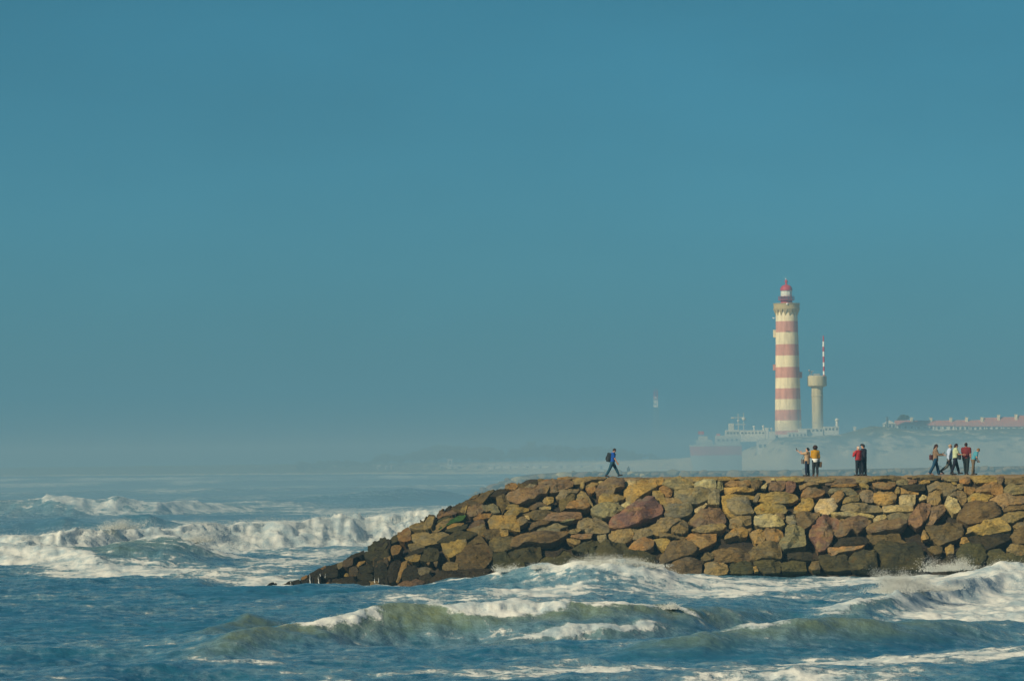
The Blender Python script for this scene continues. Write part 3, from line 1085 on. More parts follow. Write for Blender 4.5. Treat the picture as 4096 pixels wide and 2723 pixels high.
# ------------------------------------------------------------------ far red and white telecom mast
FY = 3900.0
p0, p1 = at(2626, 1840, FY), at(2626, 1556, FY)
fm = empty("telecom_mast", (p0[0], FY, p0[2]))
tag(fm, "faint red and white lattice mast rising out of the haze left of the lighthouse", "mast")
hh = p1[2] - p0[2]
px = FPX / FY
zr = lambda row: (1840 - row) / px
mb = MB()
segs = [(1840, 1720, 2), (1720, 1628, 2), (1628, 1596, 1), (1596, 1560, 0)]
for (ra, rb, c) in segs:
    mb.cur = c
    za, zb_ = zr(ra), zr(rb)
    w0, w1 = 3.0 - 1.6 * za / hh, 3.0 - 1.6 * zb_ / hh
    cs = [(-1, -1), (1, -1), (1, 1), (-1, 1)]
    n = max(2, int((zb_ - za) / 2.4))
    for k in range(n):
        t0, t1 = k / n, (k + 1) / n
        a0, a1 = w0 + (w1 - w0) * t0, w0 + (w1 - w0) * t1
        z0, z1 = za + (zb_ - za) * t0, za + (zb_ - za) * t1
        for i in range(4):
            (cx, cy), (dx_, dy_) = cs[i], cs[(i + 1) % 4]
            mb.tube((cx * a0, cy * a0, z0), (cx * a1, cy * a1, z1), .22, n=4)
            mb.tube((cx * a0, cy * a0, z0), (dx_ * a1, dy_ * a1, z1), .13, n=4)
            mb.tube((cx * a0, cy * a0, z0), (dx_ * a0, dy_ * a0, z0), .13, n=4)
mb.build("lattice", [M_RED, M_LAMP, M_STEELHAZE], fm)
mb = MB()
for (row, s) in [(1624, 1.5), (1608, 1.6), (1590, 1.4)]:
    for q in range(3):
        a = q * 2.1 - 1.6
        mb.tube((1.6 * math.cos(a), 1.6 * math.sin(a), zr(row) - .9), (1.6 * math.cos(a), 1.6 * math.sin(a), zr(row) + .9), s * .32, n=10)
mb.build("antennas", M_LAMP, fm)
mb = MB()
mb.tube((0, 0, zr(1562)), (0, 0, zr(1548)), .12, .05, 5)
mb.build("spike", M_RED, fm)

# ------------------------------------------------------------------ ship lying in the channel, half lost in the haze
SY = 1480.0
sp = FPX / SY
s0 = at(2858, 1838, SY)
ship = empty("ship", (s0[0], SY, 0))
tag(ship, "hazy red hulled ship with pale superstructure and radar mast beyond the far breakwater", "ship")
X_ = lambda px: (px - 2858) / sp
Z_ = lambda row: H + (hor(2858) - row) / sp
L0, L1 = X_(2757), X_(2966)
zd, zm, zb2 = Z_(1784), Z_(1820), -1.0


def hull_ring(z, inset, bow):
    pts = []
    for t in np.linspace(0, 1, 14):
        x = L0 + bow + (L1 - L0 - bow) * t
        wv = 2.9 * min(1, (t / .30 + .03)) ** .55 * (1 - .25 * max(0, (t - .8) / .2)) - inset
        pts.append((x, max(.05, wv)))
    return [(x, -y, z) for x, y in pts] + [(x, y, z) for x, y in reversed(pts)]


mb = MB()
mb.loft([hull_ring(zb2, .6, 2.2), hull_ring(1.0, .3, 1.4), hull_ring(zm, .05, .5)])
mb.build("lower_hull", M_HULLHAZE, ship, 40)
mb = MB()
mb.loft([hull_ring(zm + .004, .0, .45), hull_ring(zd, -.05, .1)])
mb.build("upper_hull", M_HULL, ship, 40)
mb = MB()
mb.loft([hull_ring(zd + .004, -.1, .0), hull_ring(zd + .5, -.1, 0)])
mb.build("bulwark", M_HULLW, ship, 40)


def sbox(name, p0, p1, r0, r1, hw, mat=M_HULLW, bev=.12):
    mb = MB()
    mb.box(X_(p0), X_(p1), -hw, hw, Z_(r1), Z_(r0), bev)
    return mb.build(name, mat, ship)


sbox("foredeck_house", 2786, 2848, 1758, 1786, 2.0)
sbox("wheelhouse", 2795, 2832, 1744, 1760, 1.6)
sbox("deckhouse", 2862, 2962, 1742, 1786, 2.4)
sbox("bridge", 2902, 2960, 1720, 1745, 2.1)
sbox("upper_bridge", 2916, 2938, 1694, 1722, 1.4)
sbox("funnel", 2867, 2882, 1734, 1746, .7, M_HULL)
for k in range(4):
    sbox("window", 2908 + k * 13, 2916 + k * 13, 1728, 1736, 2.14, M_DARKWIN, 0)
for k in range(5):
    sbox("window", 2870 + k * 18, 2878 + k * 18, 1756, 1764, 2.44, M_DARKWIN, 0)
sbox("signal_flag", 2794, 2817, 1724, 1737, .12, M_RED, 0)
mb = MB()
mb.tube((X_(2805), 0, Z_(1746)), (X_(2805), 0, Z_(1722)), .14, n=6)
mb.build("flagstaff", M_HULLW, ship)
mb = MB()
mb.tube((X_(2955), 0, Z_(1722)), (X_(2955), 0, Z_(1655)), .18, .1, 6)
mb.tube((X_(2977), 0, Z_(1742)), (X_(2977), 0, Z_(1652)), .16, .09, 6)
mb.box(X_(2930), X_(2978), -.15, .15, Z_(1672), Z_(1670))
mb.box(X_(2944), X_(2984), -.15, .15, Z_(1700), Z_(1697))
mb.ball((X_(2933), 0, Z_(1672)), .55, 8, 1.3, 1, .6)
mb.build("mast", M_HULLW, ship, 40)
mb = MB()
mb.ball((X_(2977), -.3, Z_(1676)), .7, 8)
mb.build("radar_dome", M_HULLW, ship, 40)
mb = MB()
mb.ball((X_(2955), -.2, Z_(1684)), .45, 8)
mb.build("radar_dome", M_HULLW, ship, 40)
mb = MB()
for k in range(12):
    xx = X_(2780 + k * 7)
    mb.tube((xx, -2.4, zd + .5), (xx, -2.4, zd + 1.5), .06, n=4)
mb.tube((X_(2780), -2.4, zd + 1.5), (X_(2857), -2.4, zd + 1.5), .06, n=4)
mb.build("railing", M_LAMP, ship)

# ------------------------------------------------------------------ red roofed houses along the dune top
HOUSES = [
    # left, right, roof ridge row, eave row, ground row, label
    (3538, 3582, 1681, 1695, 1712, "small pale gable ended house leading the red roofed row", True),
    (3586, 3660, 1680, 1700, 1716, "red roofed house beside the dark pine on the dune top", False),
    (3662, 3738, 1680, 1702, 1716, "red roofed house right of the white chimney above the grassy dune", False),
    (3742, 3818, 1680, 1703, 1717, "long red roofed house straight above the walking group", False),
    (3822, 3878, 1679, 1704, 1718, "red roofed house with white dormer above the red shirted walker", False),
    (3882, 3940, 1679, 1705, 1720, "lower red roofed house left of the tallest roof", False),
    (3944, 4008, 1669, 1705, 1722, "tallest red roofed house with cream chimney on the dune", False),
    (4012, 4078, 1667, 1706, 1724, "red roofed house with pale gable at the row's right end", False),
    (4082, 4180, 1660, 1704, 1724, "red roofed house cut off by the photo's right edge", False),
]
for (p0, p1, rr, re, rg, lab, gable) in HOUSES:
    Y = 1752.0
    a, b = at(p0, rg, Y), at(p1, rg, Y)
    zr_, ze = at((p0 + p1) / 2, rr, Y)[2], at((p0 + p1) / 2, re, Y)[2]
    e = empty("house", (a[0], Y, a[2]))
    tag(e, lab, "house", "red roofed houses along the dune top")
    wd = b[0] - a[0]
    zz = lambda z: z - a[2]
    mb = MB()
    mb.box(0, wd, 0, 8, -3, zz(ze))
    mb.build("wall", M_WHITE, e)
    mb = MB()
    o_ = .35
    if gable:
        mb.loft([[(-o_, -o_, zz(ze) + .01), (wd + o_, -o_, zz(ze) + .01), (wd / 2, -o_, zz(zr_))],
                 [(-o_, 8 + o_, zz(ze) + .01), (wd + o_, 8 + o_, zz(ze) + .01), (wd / 2, 8 + o_, zz(zr_))]])
        mb.build("roof", M_WHITE, e)
    else:
        mb.loft([[(-o_, -o_, zz(ze) + .01), (-o_, 8 + o_, zz(ze) + .01), (-o_, 4, zz(zr_))],
                 [(wd + o_, -o_, zz(ze) + .01), (wd + o_, 8 + o_, zz(ze) + .01), (wd + o_, 4, zz(zr_))]])
        roof = mb.build("roof", M_TILE, e)
        mb = MB()
        cx = wd * .86
        mb.box(cx - .55, cx + .55, 2.6, 3.8, zz(ze) + .8, zz(zr_) + .9, .05)
        mb.box(cx - .68, cx + .68, 2.5, 3.9, zz(zr_) + .92, zz(zr_) + 1.1)
        mb.build("chimney", M_CREAM, roof)
    for k in range(3):
        mb = MB()
        cx = wd * (k + .5) / 3
        mb.box(cx - .5, cx + .5, -.06, .08, zz(ze) - 1.35, zz(ze) - .35)
        mb.build("window", M_DARKWIN, e)
# white gable wall and post on the dune top's left
for (p0, p1, r0, r1, lab) in [(3545, 3553, 1668, 1692, "slim white chimney stack left of the red roofs"), (3414, 3424, 1706, 1722, "small white marker post on the dune shoulder")]:
    a = at((p0 + p1) / 2, r1, 1746)
    e = empty("marker_post", (a[0], 1746, a[2]))
    tag(e, lab, "post")
    mb = MB()
    wd = (p1 - p0) / 9.85 / 2
    zt = at((p0 + p1) / 2, r0, 1746)[2] - a[2]
    mb.box(-wd, wd, -wd, wd, -2.5, zt - .3, .05)
    mb.build("shaft", M_WHITE, e)
    mb = MB()
    mb.box(-wd - .12, wd + .12, -wd - .12, wd + .12, zt - .29, zt)
    mb.build("cap", M_WHITE, e)


# ------------------------------------------------------------------ trees
def leaf_cloud(n, c, r, size, rng, squash=.8):
    """n small leaf-clump quads spread through a lumpy crown"""
    lobes = rng.normal(size=(9, 3))
    lobes /= np.linalg.norm(lobes, axis=1)[:, None]
    lobes = lobes * r * .55 * rng.uniform(.6, 1.1, (9, 1))
    k = rng.integers(0, 9, n)
    d = rng.normal(size=(n, 3))
    d /= np.linalg.norm(d, axis=1)[:, None]
    P = lobes[k] + d * (r * .52 * rng.uniform(.2, 1, (n, 1)) ** .5)
    P[:, 2] *= squash
    P += np.asarray(c)
    t = rng.normal(size=(n, 3))
    t /= np.linalg.norm(t, axis=1)[:, None]
    u = np.cross(t, rng.normal(size=(n, 3)))
    u /= np.linalg.norm(u, axis=1)[:, None]
    s = size * rng.uniform(.5, 1.4, (n, 1))
    V = np.stack([P - t * s, P + u * s * .6, P + t * s, P - u * s * .6], 1).reshape(-1, 3)
    F = np.arange(n * 4).reshape(-1, 4)
    return V, F


M_PINE = simple("pine_needles", (.045, .065, .032), .9, .35, .7)
M_BARK = simple("pine_bark", (.11, .075, .05), .95, .2, 2.0)
rng = np.random.default_rng(12)
p = at(3612, 1700, 1775)
e = empty("pine_tree", (p[0], 1775, p[2] - 2))
tag(e, "single dark pine standing behind the red roofed houses", "tree")
V, Fq = leaf_cloud(900, (0, 0, 4.6), 2.6, .42, rng, .85)
link("crown", mesh_np("crown", V, Fq), M_PINE, e)
mb = MB()
mb.tube((0, 0, -1), (.1, 0, 3.2), .3, .18)
mb.tube((.1, 0, 2.6), (1.2, .2, 4.4), .13, .05, 6)
mb.tube((.1, 0, 2.6), (-1.0, -.2, 4.6), .13, .05, 6)
mb.build("trunk", M_BARK, e)

# distant pine wood behind the beach: one mass
Vs, Fs, nb = [], [], 0
mbt = MB()
for k in range(240):
    px_ = rng.uniform(1180, 2690)
    Yt = 2330 + rng.uniform(0, 260) - max(0, (px_ - 1900)) * .35
    target = np.interp(px_, [1180, 1480, 1530, 1580, 1650, 1760, 1880, 2030, 2120, 2250, 2400, 2500, 2600, 2690],
                       [1842, 1832, 1797, 1820, 1800, 1776, 1780, 1788, 1764, 1778, 1784, 1794, 1812, 1835])
    zt = at(px_, target, Yt)[2] * rng.uniform(.72, 1.0)
    g = ground_at(px_, Yt)
    x = (px_ - 2048) / FPX * Yt
    hgt_t = max(3.0, zt - g)
    r = hgt_t * rng.uniform(.34, .55)
    V, Fq = leaf_cloud(150, (x, Yt, zt - r * .75), r * 1.1, r * .22, rng, .75)
    Vs.append(V)
    Fs.append(Fq + nb)
    nb += len(V)
    mbt.tube((x, Yt, g - .5), (x + rng.uniform(-.6, .6), Yt, zt - r), .22, .10, 5)
b = len(mbt.v)
V = np.concatenate([np.array(mbt.v), np.concatenate(Vs)])
quads = [f for f in mbt.f if len(f) == 4]
me = mesh_np("pine_wood", V, [np.array(quads), np.concatenate(Fs) + b])
wood = link("pine_wood", me, M_PINE)
tag(wood, "dim belt of distant pine wood behind the left beach", "wood", kind="stuff")

# pale beach houses in front of the wood
huts = [(1508, 1521, 1861, 1878), (1541, 1549, 1864, 1876), (1563, 1571, 1861, 1874), (1760, 1771, 1862, 1876), (1789, 1808, 1838, 1851), (1790, 1826, 1861, 1876), (1828, 1842, 1863, 1875),
        (1902, 1914, 1860, 1874), (1952, 2004, 1858, 1877), (2012, 2076, 1857, 1877), (2093, 2121, 1857, 1876), (2130, 2197, 1856, 1876), (2224, 2266, 1857, 1876), (2296, 2362, 1856, 1876), (2380, 2430, 1857, 1876)]
hl = ["tiny pale hut farthest left on the misty beach", "narrow pale hut second along the misty beach", "pale hut just left of the dim wood's start", "pale hut left of the bright white house on the beach",
      "bright white house standing higher than the beach huts", "long pale hut right below the bright white house", "small pale hut right of the long hut below the white house", "lone small pale hut between two rows of beach huts",
      "pale beach house leading the long hazy row", "widest pale beach house near the start of the hazy row", "short pale beach house third in the hazy row", "pale beach house above the near breakwater's sloping crest",
      "pale beach house fifth in the hazy row", "long pale beach house left of the man in blue's back", "pale beach house hidden partly by the man in blue"]
for (p0, p1, r0, r1), lab in zip(huts, hl):
    Y = float(np.interp((p0 + p1) / 2, [1500, 1950, 2430], [2330, 2110, 1890])) + (40 if r1 < 1855 else 0)
    a, b = at(p0, r1, Y), at(p1, r1, Y)
    zt = at(p0, r0, Y)[2]
    e = empty("beach_house", (a[0], Y, a[2]))
    tag(e, lab, "house", "pale houses along the misty beach")
    wd = b[0] - a[0]
    mb = MB()
    mb.box(0, wd, 0, 5, -4, zt - a[2] - .5)
    mb.build("wall", M_WHITE, e)
    mb = MB()
    z = zt - a[2]
    mb.loft([[(-.2, -.25, z - .49), (-.2, 5.25, z - .49), (-.2, 2.5, z + .25)], [(wd + .2, -.25, z - .49), (wd + .2, 5.25, z - .49), (wd + .2, 2.5, z + .25)]])
    mb.build("roof", M_WHITE, e)
    mb = MB()
    mb.box(wd * .42, wd * .42 + .9, -.05, .05, -.5, 1.4)
    mb.build("door", M_DARKWIN, e)


# ------------------------------------------------------------------ gulls by the lighthouse
M_GULL = simple("gull_white", (.82, .82, .80), .8, .05, 6.0)
for (pc, row, Y, sc, rz, roll, lab) in [(3142, 1115, 1690, 1.5, .5, .5, "white gull gliding just above the lighthouse dome"), (3097, 1272, 1690, 1.3, -.4, -.4, "white gull flying beside the lighthouse's left edge under the gallery")]:
    p = at(pc, row, Y)
    e = empty("gull", tuple(p), rz)
    tag(e, lab, "gull")
    e.rotation_euler = (.25, roll, rz)
    e.scale = (sc, sc, sc)
    mb = MB()
    prof = [(.01, -.32), (.05, -.26), (.10, -.08), (.105, .08), (.07, .20), (.06, .26), (.055, .30), (.02, .36)]
    mb.loft([[(r * math.cos(2 * PI * i / 10), z, r * math.sin(2 * PI * i / 10)) for i in range(10)] for r, z in prof])
    for s in (-1, 1):
        mb.loft([[(s * .05, .12, .03), (s * .05, -.10, .03), (s * .05, -.10, .0), (s * .05, .12, .0)],
                 [(s * .32, .18, .16), (s * .32, -.06, .14), (s * .32, -.06, .125), (s * .32, .18, .14)],
                 [(s * .72, .02, .08), (s * .72, -.10, .08), (s * .72, -.10, .07), (s * .72, .02, .07)]])
    mb.loft([[(-.03, -.28, .02), (.03, -.28, .02), (.03, -.28, -.01), (-.03, -.28, -.01)], [(-.09, -.45, .01), (.09, -.45, .01), (.09, -.45, 0), (-.09, -.45, 0)]])
    mb.build("body", M_GULL, e, 50)
# ------------------------------------------------------------------ near breakwater: every boulder traced from the photo and set on the slope
RCOL = {"o": (.37, .265, .092), "c": (.50, .43, .23), "t": (.28, .215, .108), "b": (.165, .125, .062), "p": (.215, .145, .092), "P": (.235, .138, .100),
        "g": (.225, .205, .125), "r": (.33, .20, .08), "d": (.050, .045, .029), "m": (.085, .080, .040), "k": (.02, .021, .018), "G": (.045, .115, .03)}
RNAME = {"o": "ochre", "c": "cream", "t": "tan", "b": "brown", "p": "purple brown", "P": "plum pink", "g": "grey", "r": "rust orange", "d": "dark wet",
         "m": "mossy dark", "k": "black", "G": "bright green weedy"}
CROPS = {"A": (1050, 2080, 4.718), "B": (1500, 1880, 3.266), "C": (1950, 1880, 3.564), "D": (2400, 1880, 3.564), "E": (2850, 1880, 3.564), "F": (3250, 1880, 3.564), "G": (3650, 1880, 3.563)}
